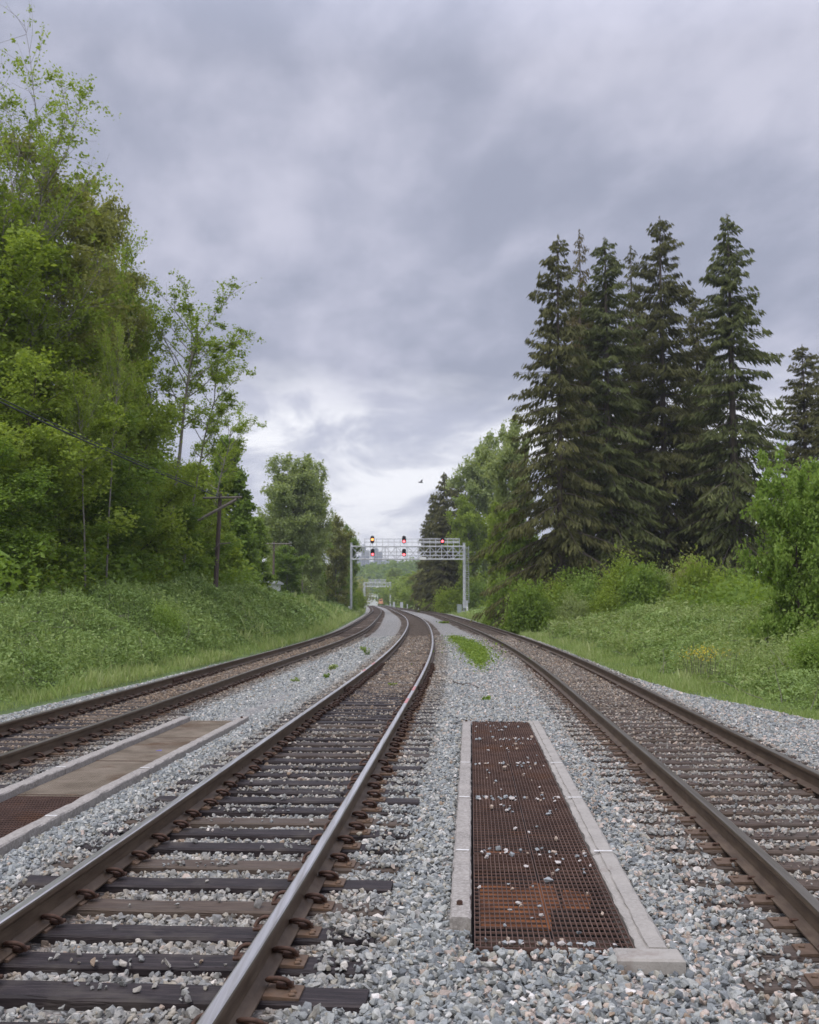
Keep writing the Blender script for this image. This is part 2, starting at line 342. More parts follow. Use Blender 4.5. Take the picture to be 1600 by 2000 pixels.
# drain trenches (lines in plan: x = a + s*y)
TR = dict(a0=.006, s=.0555, w=.90, y0=6.30, y1=17.8)      # right trench: left edge of grate
TL = dict(a0=-4.777, s=.0555, w=.84, y0=4.45, y1=19.0)
def tx(T, y, u): return T['a0'] + T['s'] * y + u
def bed_z(X, Y):
    X = np.asarray(X, float); Y = np.asarray(Y, float)
    u = CX(Y) - X
    z = zL(Y) * sm((u - 1.55) / .75)
    z = z - .035
    z = z - .02 * (np.abs(X - CX(Y)) < .75) - .02 * (np.abs(X - RX(Y)) < .75)
    z = z + .03 * sm((X - CX(Y) - 1.3) / .5) * sm((RX(Y) - 1.2 - X) / .5) * (Y > 18)
    dl = X - EL(Y); dr = ER(Y) - X
    z = z - .28 * (1 - sm(np.minimum(dl, dr) / .75))
    return z + .012 * lump(X, Y, 4.0, 3)
def mound(X, Y):
    """ground outside the ballast: bramble bank on the left, low meadow on the right"""
    X = np.asarray(X, float); Y = np.asarray(Y, float)
    dl = EL(Y) - X; dr = X - ER(Y)
    hl = np.interp(Y, [0, 15, 25, 35, 42, 55, 85, 110, 150, 200, 400, 900], [.4, .6, .95, 1.3, 2.0, 2.2, 2.05, 1.75, 1.2, .8, .8, 0])
    hr = np.interp(Y, [0, 20, 40, 60, 100, 200, 900], [.25, .4, .75, .9, .9, .8, 0])
    zl = -.28 + (hl + .28) * sm(dl / 5.2) + .42 * lump(X, Y, .8, 11) * sm((dl - .8) / 2.5) + .20 * lump(X, Y, 2.4, 12) * sm(dl / 1.5)
    zr = -.28 + (hr + .28) * sm((dr - 1.5) / 6.5) + .32 * lump(X, Y, .8, 13) * sm((dr - 2) / 4) + .15 * lump(X, Y, 2.4, 14) * sm(dr / 2)
    far = sm((np.maximum(dl, dr) - 30) / 60)
    return np.where(dl > 0, zl, np.where(dr > 0, zr, -.6)) * (1 - far) + far * .3

# ------------------------------------------------------------------ ground sheet
def ground():
    ys = [-40, -20, -8, 0]; y = 0.0
    while y < 900: y += max(.55, y * .016); ys.append(y)
    ys += [1000, 1200, 1600, 2200, 3000, 4500, 7000, 11000]; ys = np.array(ys)
    inner = np.arange(0, 1.001, .5)
    offs = np.r_[[0, .25, .6], np.arange(1, 18, .5), np.geomspace(18, 60, 14), [80, 120, 200, 400, 900, 2500, 7000]]
    Xl = EL(ys)[:, None] - offs[None, ::-1]; Xr = ER(ys)[:, None] + offs[None, :]
    Xm = EL(ys)[:, None] + (ER(ys) - EL(ys))[:, None] * np.linspace(0, 1, 8)[None, 1:-1]
    X = np.concatenate([Xl, Xm, Xr], 1); Y = np.repeat(ys[:, None], X.shape[1], 1)
    Zl = mound(Xl - 1e-4, Y[:, :Xl.shape[1]]); Zr = mound(Xr + 1e-4, Y[:, :Xr.shape[1]]); Zm = np.full(Xm.shape, -1.15)
    Z = np.concatenate([Zl, Zm, Zr], 1)
    zone = np.concatenate([np.ones_like(Zl), np.zeros_like(Zm), np.ones_like(Zr)], 1)
    nr, nc = X.shape; I = np.arange(nr * nc).reshape(nr, nc)
    F = np.stack([I[:-1, :-1], I[:-1, 1:], I[1:, 1:], I[1:, :-1]], -1).reshape(-1, 4)
    m, t, b = newmat('meadow_soil'); n = noise(t, .9, 6, .65); n2 = noise(t, 9, 6, .7)
    c = RAMP(t, n, [(.35, (.055, .085, .022)), (.6, (.10, .15, .04))]); c = MIX(t, RAMP(t, n2, [(.5, (0,) * 3), (.75, (.7,) * 3)]), c, (.13, .17, .06))
    t.links.new(c, b.inputs['Base Color']); b.inputs['Roughness'].default_value = .95; bump(t, b, n2, .6, .05)
    link('ground', mesh_np('ground', np.stack([X, Y, Z], -1).reshape(-1, 3), [F], [m], smooth=True), kind='structure', label='green overgrown ground either side of the railway tracks')
ground()

# ------------------------------------------------------------------ gravel bed
def rust_at(X, Y):
    """iron dust stain: brown between and beside the rails"""
    X = np.asarray(X, float); Y = np.asarray(Y, float); o = np.zeros(np.broadcast(X, Y).shape)
    for tx_, base, far in ((CX, .34, 1.15), (LX, .85, 1.1), (RX, .42, .90)):
        d = np.abs(X - tx_(Y)); near = np.exp(-((np.abs(d - .72) / .20) ** 2))
        inside = sm((.95 - d) / .35); outside = sm((1.55 - d) / .5)
        k = base + (far - base) * sm((Y - 7) / 18)
        o = np.maximum(o, np.maximum(inside * k * .85, np.maximum(near * (.72 + .5 * k), outside * k * .55)))
    return np.clip(o + .15 * lump(X, Y, 1.7, 21) * (o > .05), 0, 1)
def gravel():
    ys = set(np.round(np.arange(-3, 30, .25), 3)) | {TR['y0'], TR['y1'], TL['y0'], TL['y1']}
    y = 30.0
    while y < 440: y += max(.4, y * .02); ys.add(round(y, 3))
    ys = np.array(sorted(ys))
    a = EL(ys) - .02; b = tx(TL, ys, -.02); c = tx(TL, ys, TL['w'] + .02); d = tx(TR, ys, -.02); e = tx(TR, ys, TR['w'] + .02); g = ER(ys) + .02
    fade = sm((ys - 22) / 20)[:, None]
    def seg(p, q, n, last=False): return p[:, None] + (q - p)[:, None] * np.linspace(0, 1, n + 1)[None, :(n + 1 if last else n)]
    parts = [seg(a, b, 14), seg(b, c, 1), seg(c, d, 16), seg(d, e, 1), seg(e, g, 18, True)]
    X = np.concatenate(parts, 1)
    nc = X.shape[1]; Xu = a[:, None] + (g - a)[:, None] * np.linspace(0, 1, nc)[None]
    X = X * (1 - fade) + Xu * fade
    Y = np.repeat(ys[:, None], nc, 1); Z = bed_z(X, Y); Z[:, 0] = -.5; Z[:, -1] = -.5
    X[:, 0] -= .05; X[:, -1] += .05
    I = np.arange(X.size).reshape(X.shape)
    F = np.stack([I[:-1, :-1], I[:-1, 1:], I[1:, 1:], I[1:, :-1]], -1)
    keep = np.ones(F.shape[:2], bool)
    ym = (ys[:-1] + ys[1:]) / 2
    keep[(ym > TL['y0']) & (ym < TL['y1']), 14] = False; keep[(ym > TR['y0']) & (ym < TR['y1']), 31] = False
    F = F[keep]
    m, t, b_ = newmat('crushed_stone'); geo = N(t, 'ShaderNodeNewGeometry'); pos = geo.outputs['Position']
    col3 = [(.5, (.10, .11, .11)), (.8, (.24, .245, .24))]
    def vor(sc):
        v = N(t, 'ShaderNodeTexVoronoi', inp={'Scale': sc}); t.links.new(pos, v.inputs[0]); return v
    v1 = vor(24.0); v2 = vor(11.0)
    sp = N(t, 'ShaderNodeSeparateColor'); t.links.new(v1.outputs['Color'], sp.inputs[0])
    # stone pattern: a tone per cell, darker towards the cell edges
    c1 = RAMP(t, sp.outputs[0], [(0, (.15, .165, .175)), (.35, (.25, .265, .265)), (.6, (.33, .335, .32)), (.8, (.40, .355, .31)), (1, (.55, .53, .50))])
    edge = RAMP(t, v1.outputs[0], [(.0, (1,) * 3), (.35, (1,) * 3), (.75, (.42,) * 3)])
    c1 = MIX(t, 1.0, c1, edge, 'MULTIPLY')
    n = noise(t, .35, 5, .6, vec=pos); c1 = MIX(t, MATH(t, 'MULTIPLY', n, .35), c1, (.36, .33, .29)); n5 = noise(t, 2.2, 6, .7, vec=pos); c1 = MIX(t, 1.0, c1, RAMP(t, n5, [(.3, (.85,) * 3), (.7, (1.3,) * 3)]), 'MULTIPLY')
    ra = N(t, 'ShaderNodeAttribute', attribute_name='rust')
    c1 = MIX(t, MATH(t, 'MULTIPLY', ra.outputs['Fac'], .8), c1, MIX(t, 1.0, c1, (.72, .53, .38), 'MULTIPLY'))
    t.links.new(c1, b_.inputs['Base Color']); b_.inputs['Roughness'].default_value = .95
    bump(t, b_, MATH(t, 'ADD', MATH(t, 'MULTIPLY', v1.outputs[0], -1.0), MATH(t, 'MULTIPLY', v2.outputs[0], -.5)), 1.0, .04)
    link('gravel_bed', mesh_np('gravel_bed', np.stack([X, Y, Z], -1).reshape(-1, 3), [F], [m], smooth=True, attrs={'rust': rust_at(X, Y).ravel()}), kind='structure', label='bed of crushed stone carrying the railway tracks')
gravel()

# ------------------------------------------------------------------ tracks
RAIL_Z0, RAIL_H = .020, .186
prof = [(-.076, 0), (.076, 0), (.076, .010), (.040, .020), (.012, .034), (.009, .060), (.009, .115), (.015, .138), (.0375, .148), (.0375, .172), (.033, .181), (.024, .186), (-.024, .186), (-.033, .181), (-.0375, .172), (-.0375, .148), (-.015, .138), (-.009, .115), (-.009, .060), (-.012, .034), (-.040, .020), (-.076, .010)]
TOPF = {9: 1, 10: 1, 11: 1, 12: 1, 13: 1}
def frame_at(fx, Y):
    e = .05; dx = (fx(Y + e) - fx(Y - e)) / (2 * e); n = math.hypot(1, dx)
    return (dx / n, 1 / n), (1 / n, -dx / n)          # tangent, right normal
def rail(fx, off, zf, y1, mats):
    ys = [0.8]; 
    while ys[-1] < y1: ys.append(ys[-1] + max(.35, ys[-1] * .02))
    V = []; n = len(prof)
    for y in ys:
        (tx_, ty_), (nx, ny) = frame_at(fx, y); x0 = float(fx(y)); z0 = float(zf(y)) + RAIL_Z0
        for a, b in prof: V.append((x0 + nx * (off + a), y + ny * (off + a), z0 + b))
    P = []; mi = []
    for i in range(len(ys) - 1):
        for k in range(n):
            j = (k + 1) % n; P.append((i * n + k, i * n + j, (i + 1) * n + j, (i + 1) * n + k)); mi.append(TOPF.get(k, 0) if k in (10, 11, 12) else 2 if k in (9, 13) else 0)
    me = mesh_np('rail', V, [np.array(P)], mats, mi, smooth=False)
    return me
def sleeper_mesh(seed, L=2.6, W=.235, H=.18, mat=None):
    r = np.random.default_rng(seed); xs = np.linspace(-L / 2, L / 2, 15); bev = .008; V = []
    for x in xs:
        w = W / 2 + r.normal(0, .0022); h = r.normal(0, .002)
        V += [(x, -w, -H), (x, -w, -bev * 1.6 + h), (x, -w + bev * 1.4, h), (x, w - bev * 1.4, h + r.normal(0, .001)), (x, w, -bev * 1.6 + h), (x, w, -H)]
    Q = []
    for i in range(14):
        for k in range(5): Q.append((i * 6 + k, i * 6 + k + 1, (i + 1) * 6 + k + 1, (i + 1) * 6 + k)[::-1])
    F6 = [tuple(range(6))[::-1], tuple(14 * 6 + k for k in range(6))]
    return mesh_np('sleeper', V, [np.array(Q), np.array(F6)], [mat])
def clip_mesh():
    """elastic rail clip: bent spring bar, origin at rail foot edge, +x away from the rail"""
    p = [(.07, .048, .02), (.03, .050, .022), (-.005, .048, .028), (-.030, .035, .036), (-.034, .012, .046), (-.020, -.010, .058), (.012, -.022, .066), (.045, -.018, .060), (.062, .0, .040), (.066, .010, .020)]
    p = np.array(p); q = np.array([np.interp(np.linspace(0, len(p) - 1, 26), np.arange(len(p)), p[:, k]) for k in range(3)]).T
    k = np.array([.25, .5, .25])
    for _ in range(2):
        q2 = q.copy(); q2[1:-1] = .25 * q[:-2] + .5 * q[1:-1] + .25 * q[2:]; q = q2
    mb = MB(); mb.tube(q, .0105, 8)
    mb.box((.03, .022, .022), (.05, .035, .03), bev=.006)       # cast shoulder
    return mb.mesh('rail_clip', M['clip'], True)
def plate_mesh(side, spikes=True):
    """side=+1: the long end points to +x. centred under the rail"""
    mb = MB(); c = .055 * side
    mb.prism([(-.165 + c, 0), (.165 + c, 0), (.165 + c, .012), (.085, .020), (-.085, .020), (-.165 + c, .012)], -.095, .095)
    for sx, sy in ((1, .06), (1, -.02), (-1, .03), (1, -.065)):
        x = c + sx * (.125 if sy != .06 else .10)
        mb.box((x, sy, .020), (.032, .026, .016), rz=.3 * sx, bev=.005)
    return mb.mesh('tie_plate', M['plate'])
def spike_mesh():
    mb = MB(); mb.box((.016, 0, .012), (.03, .016, .02), bev=.003); mb.box((.0, 0, .020), (.046, .030, .012), bev=.004); return mb.mesh('rail_spike', M['clip'])
CLIP, SPIKE = clip_mesh(), spike_mesh()
PLATE = {1: plate_mesh(1), -1: plate_mesh(-1)}
def copy_obj(src, parent, name=None):
    o = src.copy(); col.objects.link(o); o.parent = parent; return o
TIES = {}
def track(fx, zf, label, y_first, mats, sl_mats, y1, spacing, clips, seed, jit=.02):
    root = thing('railway_track', label, 'railway track', (0, 0, 0))
    for s in (-1, 1):
        link('rail', rail(fx, s * .7525, zf, y1, mats), root)
    vars_ = [sleeper_mesh(seed + i, 2.6, .235, .18, sl_mats[i % len(sl_mats)] if i < 6 else M['sleeper_dusty']) for i in range(9)]
    r = np.random.default_rng(seed); pos = list(y_first)
    while pos[-1] < y1 - 5: pos.append(pos[-1] + spacing + r.normal(0, .012))
    rects = []
    Vb, Qb, nb = [], [], 0
    for i, y in enumerate(pos):
        x = float(fx(y)) + r.normal(0, jit); z = float(zf(y)) + r.normal(0, .003) - (0 if y < 18 else min(.026, (y - 18) * .003))
        (tx_, ty_), (nx, ny) = frame_at(fx, y); ang = math.atan2(ny, nx) + r.normal(0, .004)
        if i in (0, 1) and clips == 'C': x += .10
        rects.append((x, y, ang))
        if i < 100:
            s = link('sleeper', vars_[r.integers(6) if r.random() > (y - 20) / 14 else 6 + r.integers(3)], root, (x, y, z)); s.rotation_euler = (0, 0, ang)
            if y < 34:
                for side in (-1, 1):
                    p = link('tie_plate', PLATE[side], s, (side * .7525, 0, .0015))
                    for q in (-1, 1):
                        cx_ = side * .7525 + q * .082
                        c = link('rail_clip' if clips != 'R' else 'rail_spike', CLIP if clips != 'R' else SPIKE, s, (cx_, .0 if clips != 'R' else .03 * q, .012 if clips != 'R' else .018))
                        c.rotation_euler = (0, 0, 0 if q > 0 else math.pi)
                        if clips != 'R': c.scale = (1.25, 1.2, 1.15)
        else:
            cs, sn = math.cos(ang), math.sin(ang)
            for a, b_, c_ in ((-1.3, -.117, 0), (1.3, -.117, 0), (1.3, .117, 0), (-1.3, .117, 0), (-1.3, -.117, -.1), (1.3, -.117, -.1)):
                Vb.append((x + a * cs - b_ * sn, y + a * sn + b_ * cs, z + c_))
            Qb += [(nb, nb + 1, nb + 2, nb + 3), (nb + 4, nb + 5, nb + 1, nb)]; nb += 6
    link('sleeper', mesh_np('sleeper_row', Vb, [np.array(Qb)], [M['sleeper_dusty']]), root, kind='stuff')
    return root, rects
Z0 = lambda Y: np.zeros_like(np.asarray(Y, float))
pos_c = [2.35, 2.9, 3.42, 3.9, 4.66, 5.19, 5.72, 6.20, 6.74, 7.31, 7.87, 8.41, 9.0, 9.53, 10.02]
cmats = [M['rail_rust'], M['rail_shiny'], M['rail_brown']]
rmats = [M['rail_rust'], M['rail_worn'], M['rail_brown']]
trC, rectC = track(CX, Z0, 'middle railway track with bright polished rail tops curving left into the distance', pos_c, cmats, [M['sleeper']], 430, .53, 'C', 100)
trL, rectL = track(LX, zL, 'left railway track with dull brown rails beside the green bramble bank', [2.4], rmats, [M['sleeper']], 430, .53, 'C', 200)
trR, rectR = track(RX, Z0, 'right railway track with brown spiked rails beside the grassy meadow', [2.6], rmats, [M['sleeper_old']], 410, .53, 'R', 300)
# rail joints and paint marks
def on_rail(fx, off, y, zf=Z0):
    (tx_, ty_), (nx, ny) = frame_at(fx, y); return Vector((float(fx(y)) + nx * off, y + ny * off, float(zf(y)) + RAIL_Z0)), math.atan2(ny, nx)
def rail_part(root, name, mesh, fx, off, y, dz=0, zf=Z0):
    rails = [c for c in root.children if c.name.startswith('rail')]
    rl = [c for c in rails if not c.name.startswith('rail_')][0 if off < 0 else 1]
    p, a = on_rail(fx, off, y, zf); o = link(name, mesh, rl, p + Vector((0, 0, dz))); o.rotation_euler = (0, 0, a); return o
jb = MB()
for s in (-1, 1):
    jb.box((s * .026, 0, .082), (.026, .9, .085), bev=.008)
    for k in range(6): jb.tube([(s * .038, -.38 + k * .152, .082), (s * .065, -.38 + k * .152, .082)], .017, 6)
JB = jb.mesh('joint_bar', M['clip'])
for (rt, fx, off, y, zf) in ((trC, CX, -.7525, 23.6, Z0), (trC, CX, .7525, 24.2, Z0), (trL, LX, -.7525, 28.5, zL), (trR, RX, .7525, 46, Z0)):
    rail_part(rt, 'joint_bar', JB, fx, off, y, zf=zf)
def mark(Lm): mb = MB(); mb.box((0, 0, .1872), (.05, Lm, .0016)); return mb.mesh('paint_mark', M['red_mark'])
for fx, off, y, l in ((CX, -.7525, 31.0, 1.1), (CX, -.7525, 28.0, .7), (CX, .7525, 22.3, 1.0), (CX, .7525, 19.6, .9)):
    rail_part(trC, 'paint_mark', mark(l), fx, off, y)

# ------------------------------------------------------------------ drain trenches
def trench(T, label, zc, zg, cl, cr, colrows, grate_mats, cross, wallz, sides):
    """T line data; grate panels along it; cl/cr curb widths"""
    ang = -math.atan(T['s']); L = (T['y1'] - T['y0']) * math.hypot(1, T['s'])
    root = thing('drain_trench', label, 'drain trench', (tx(T, T['y0'], 0), T['y0'], 0), ang)
    w = T['w']
    # pit
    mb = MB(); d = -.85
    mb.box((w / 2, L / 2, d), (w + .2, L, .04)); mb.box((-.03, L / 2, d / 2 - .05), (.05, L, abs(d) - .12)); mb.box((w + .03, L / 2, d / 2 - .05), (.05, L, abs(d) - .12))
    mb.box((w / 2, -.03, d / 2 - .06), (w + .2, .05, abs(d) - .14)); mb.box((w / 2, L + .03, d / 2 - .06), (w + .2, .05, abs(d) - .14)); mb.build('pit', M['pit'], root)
    # curbs in segments
    for side, cw, x0 in ((-1, cl, -cl - .012), (1, cr, w + .012)):
        ns = 5; seg = L / ns
        for i in range(ns):
            y0 = i * seg + .006; y1 = (i + 1) * seg - .006
            if side < 0 and i == 0 and sides == 'R': y0 += .55
            mb = MB(); n = 22; yy = np.linspace(y0, y1, n); r = np.random.default_rng(int(100 * cw + i + 7 * side))
            out = [(x0, -.30), (x0, zc - .012), (x0 + .012, zc), (x0 + cw - .012, zc), (x0 + cw, zc - .012), (x0 + cw, -.30)]
            if side > 0 and sides == 'R': out = [(x0, -.30), (x0, zc - .02), (x0 + .008, zc - .012), (x0 + .05, zc - .010), (x0 + .055, zc + .004), (x0 + cw - .02, zc + .006), (x0 + cw, zc - .014), (x0 + cw + .02, -.30)]
            V = []; k = len(out)
            for q, y in enumerate(yy):
                for a, b in out: V.append((a + r.normal(0, .0028) - (.012 * (r.random() < .06)) * np.sign(a - x0 - cw / 2), y, b + r.normal(0, .0018)))
            mb.add(V, [[q * k + j, q * k + j + 1, (q + 1) * k + j + 1, (q + 1) * k + j][::-1] for q in range(n - 1) for j in range(k - 1)])
            mb.add(V[:k], [list(range(k))]); mb.add(V[-k:], [list(range(k))[::-1]])
            c = mb.build('curb', M['concrete'] if (side < 0 or sides != 'R') else M['concrete_smooth'], root)
            if i in (1, 2, 3):
                pm = MB(); pm.box((x0 + cw / 2, y0 + .05, zc + .0075 if sides == 'R' and side > 0 else zc + .002), (cw - .03, .035, .003), rz=.05 * side); pm.build('joint_paint', M['paint_mark'], c)
    # grates
    nrow, ncol = colrows; pl = L / nrow; pw = w / ncol; pitch = .030; th = .0054; dep = .013
    for i in range(nrow):
        for j in range(ncol):
            x0 = j * pw + .009; x1 = (j + 1) * pw - .009; y0 = i * pl + .014; y1 = (i + 1) * pl - .014
            if zg(i) is None: continue
            z = zg(i) + .004 * math.sin(i * 2.1 + j); mb = MB()
            nx_ = int(round((x1 - x0) / pitch)); ny_ = int(round((y1 - y0) / (cross if grate_mats[i] is M['grate'] else .05)))
            for k in range(nx_ + 1): mb.box((x0 + (x1 - x0) * k / nx_, (y0 + y1) / 2, z - dep / 2), (th, y1 - y0, dep))
            for k in range(ny_ + 1): mb.box(((x0 + x1) / 2, y0 + (y1 - y0) * k / ny_, z - dep / 2 + .0015), (x1 - x0 - .0052, th * 1.1, dep))
            for yy in (y0 + .05, y1 - .05): mb.box(((x0 + x1) / 2, yy, z - dep - .022), (x1 - x0, .04, .04))
            gp_ = mb.build('grate_panel', grate_mats[i], root)
            if grate_mats[i] is not M['grate']: mb = MB(); mb.box(((x0 + x1) / 2, y0 + .035, z + .004), (x1 - x0, .03, .004)); mb.build('joint_strip', M['plate'], gp_)
    return root, L
gR = [M['grate']] * 5
tR, LR = trench(TR, 'rusty steel mesh drain trench in the gravel between middle and right tracks', .045, lambda i: .032, .13, .17, (5, 2), gR, .10, 0, 'R')
gl = [M['grate'], M['grate'], M['grate'], M['grate_tan'], M['grate_tan'], M['grate_tan']]
tL, LL = trench(TL, 'tan and brown mesh drain trench beside the left track', -.005, lambda i: -.075, .15, .14, (6, 1), gl, .10, 0, 'L')
mb = MB(); mb.box((TR['w'] + .05, -.10, .005), (.36, .20, .09), bev=.012); mb.build('end_block', M['concrete_smooth'], tR)
mb = MB(); mb.box((TR['w'] + .02, LR + .05, -.01), (.42, .14, .09), bev=.012); mb.build('end_block', M['concrete_smooth'], tR)
for pts_, zz in (([(.05, .95), (.50, .90), (.52, 1.35), (.60, 1.42), (.58, 2.0), (.44, 2.06), (.40, 1.9), (.05, 1.98)], -.13), ([(.62, 1.55), (.80, 1.5), (.86, 1.95), (.66, 2.02)], -.17), ([(.10, 3.3), (.42, 3.26), (.40, 3.5), (.12, 3.55)], -.22)):
    mb = MB(); mb.prism(pts_, zz, zz + .012, 'z'); mb.build('rust_plate', M['rust_orange'], tR)
mb = MB(); mb.box((.45, .78, -.22), (.86, .14, .12), bev=.01); mb.box((.45, .12, -.12), (.88, .20, .10), bev=.01); mb.box((.45, 3.1, -.24), (.86, .12, .10), bev=.01); mb.build('cross_beam', M['sleeper_old'], tR)
for (x, y, r_) in ((-.085, .83, tR), (-.085, LR - .1, tR), (TL['w'] + .08, LL - .25, tL)):
    mb = MB(); z = .045 if r_ is tR else -.005; mb.tube([(x, y, z), (x, y, z + .02)], .022, 6); mb.tube([(x, y, z + .02), (x, y, z + .026)], .014, 8); mb.build('anchor_bolt', M['clip'], r_)
mb = MB(); bx, by = .54, 9.4
for k in range(3): mb.box((.52 + .02 * k, LL * .738 + .025 * (k % 2), -.070), (.05, .018, .004), rz=.9 * k)
mb.build('blue_paint_mark', M['blue_mark'], tL)

# ------------------------------------------------------------------ ballast stones (instanced stuff)
stone_col = bpy.data.collections.new('stone_variants')
def stone_meshes(mat, n=14):
    L = []
    for i in range(n):
        r = np.random.default_rng(900 + i); bm = bmesh.new()
        ax = np.array([1, r.uniform(.62, .95), r.uniform(.45, .8)]) * .5
        P = r.normal(size=(r.integers(11, 17), 3)); P /= np.linalg.norm(P, axis=1)[:, None]; P *= ax * r.uniform(.82, 1.05, (len(P), 1))
        for p in P: bm.verts.new(p)
        bmesh.ops.convex_hull(bm, input=bm.verts)
        bmesh.ops.delete(bm, geom=[v for v in bm.verts if not v.link_faces], context='VERTS')
        bmesh.ops.dissolve_limit(bm, angle_limit=R(16), verts=bm.verts, edges=bm.edges)
        bmesh.ops.bevel(bm, geom=list(bm.edges), offset=.022, segments=1, affect='EDGES')
        me = bpy.data.meshes.new('stone'); bm.to_mesh(me); bm.free(); me.materials.append(mat)
        o = bpy.data.objects.new('stone', me); stone_col.objects.link(o); L.append(o)
    return L
def stone_mat():
    m, t, b = newmat('ballast_stone'); a = N(t, 'ShaderNodeAttribute', attribute_name='scol', attribute_type='INSTANCER')
    n = noise(t, 3.0, 5, .65); n2 = noise(t, 11, 4, .7)
    c = MIX(t, 1.0, a.outputs['Color'], RAMP(t, n, [(.3, (.74,) * 3), (.7, (1.22,) * 3)]), 'MULTIPLY')
    c = MIX(t, RAMP(t, n2, [(.60, (0,) * 3), (.72, (.35,) * 3)]), c, (.45, .44, .41))
    t.links.new(c, b.inputs['Base Color']); b.inputs['Roughness'].default_value = .85; bump(t, b, n2, .35, .05); return m
SM = stone_mat(); stone_meshes(SM)
PAL = np.array([[1.16, 1.12, 1.08]]) * np.array([(.185, .205, .215), (.235, .258, .262), (.285, .305, .300), (.34, .355, .34), (.42, .43, .41), (.55, .54, .52), (.30, .295, .255), (.42, .36, .32), (.37, .31, .26), (.27, .21, .155), (.13, .145, .155)])
def stones(name, X, Y, Z, S, rust, pink, seed, label):
    r = np.random.default_rng(seed); n = len(X)
    base = np.array([.18, .24, .21, .14, .07, .02, .10, .0, .0, .01, .03])
    pk = np.array([.16, .21, .15, .08, .04, .03, .05, .14, .06, .02, .06])
    cb, cp = np.cumsum(base / base.sum()), np.cumsum(pk / pk.sum()); u = r.random(n)
    ib = np.clip(np.searchsorted(cb, u), 0, 10); ip = np.clip(np.searchsorted(cp, u), 0, 10)
    C = PAL[np.where(r.random(n) < pink, ip, ib)] * r.uniform(.8, 1.2, (n, 1))
    br = C.mean(1, keepdims=True) * np.array([[1.00, .74, .50]]) + np.array([[.014, .005, 0]])
    oil = 1 - .58 * sm((1.45 - np.abs(X - LX(Y))) / .5) * r.uniform(.6, 1.1, n); C = C * oil[:, None]
    k = (rust * r.uniform(.45, 1.15, n)).clip(0, 1)[:, None]
    C = C * (1 - k) + br * k * .80
    rot = np.c_[r.normal(0, .55, n), r.normal(0, .55, n), r.uniform(0, 6.28, n)]
    scl = S[:, None] * r.uniform(.8, 1.2, (n, 3))
    me = mesh_np(name, np.c_[X, Y, Z], [np.zeros((0, 3), int)], [], attrs={'rot': rot, 'scl': scl, 'scol': np.c_[C, np.ones(n)]}) if False else None
    me = bpy.data.meshes.new(name); me.vertices.add(n); me.vertices.foreach_set('co', np.c_[X, Y, Z].astype(np.float32).ravel())
    for k_, v, ty, f_ in (('rot', rot, 'FLOAT_VECTOR', 'vector'), ('scl', scl, 'FLOAT_VECTOR', 'vector'), ('scol', np.c_[C, np.ones(n)], 'FLOAT_COLOR', 'color')):
        a = me.attributes.new(k_, ty, 'POINT'); a.data.foreach_set(f_, v.astype(np.float32).ravel())
    a = me.attributes.new('pick', 'INT', 'POINT'); a.data.foreach_set('value', r.integers(0, 14, n).astype(np.int32))
    me.materials.append(SM)
    o = link(name, me, kind='stuff', label=label)
    md = o.modifiers.new('scatter', 'NODES'); md.node_group = GN(); return o
_gn = None
def GN():
    global _gn
    if _gn: return _gn
    g = bpy.data.node_groups.new('scatter', 'GeometryNodeTree'); _gn = g
    g.interface.new_socket('Geometry', in_out='INPUT', socket_type='NodeSocketGeometry'); g.interface.new_socket('Geometry', in_out='OUTPUT', socket_type='NodeSocketGeometry')
    gi = g.nodes.new('NodeGroupInput'); go = g.nodes.new('NodeGroupOutput'); ip = g.nodes.new('GeometryNodeInstanceOnPoints'); ci = g.nodes.new('GeometryNodeCollectionInfo')
    ci.inputs['Collection'].default_value = stone_col; ci.inputs['Separate Children'].default_value = True; ci.inputs['Reset Children'].default_value = True
    ip.inputs['Pick Instance'].default_value = True
    def na(nm, ty): n = g.nodes.new('GeometryNodeInputNamedAttribute'); n.data_type = ty; n.inputs[0].default_value = nm; return n.outputs[0]
    g.links.new(gi.outputs[0], ip.inputs['Points']); g.links.new(ci.outputs[0], ip.inputs['Instance'])
    g.links.new(na('pick', 'INT'), ip.inputs['Instance Index'])
    er = g.nodes.new('FunctionNodeEulerToRotation'); g.links.new(na('rot', 'FLOAT_VECTOR'), er.inputs[0]); g.links.new(er.outputs[0], ip.inputs['Rotation'])
    g.links.new(na('scl', 'FLOAT_VECTOR'), ip.inputs['Scale']); g.links.new(ip.outputs[0], go.inputs[0]); return g
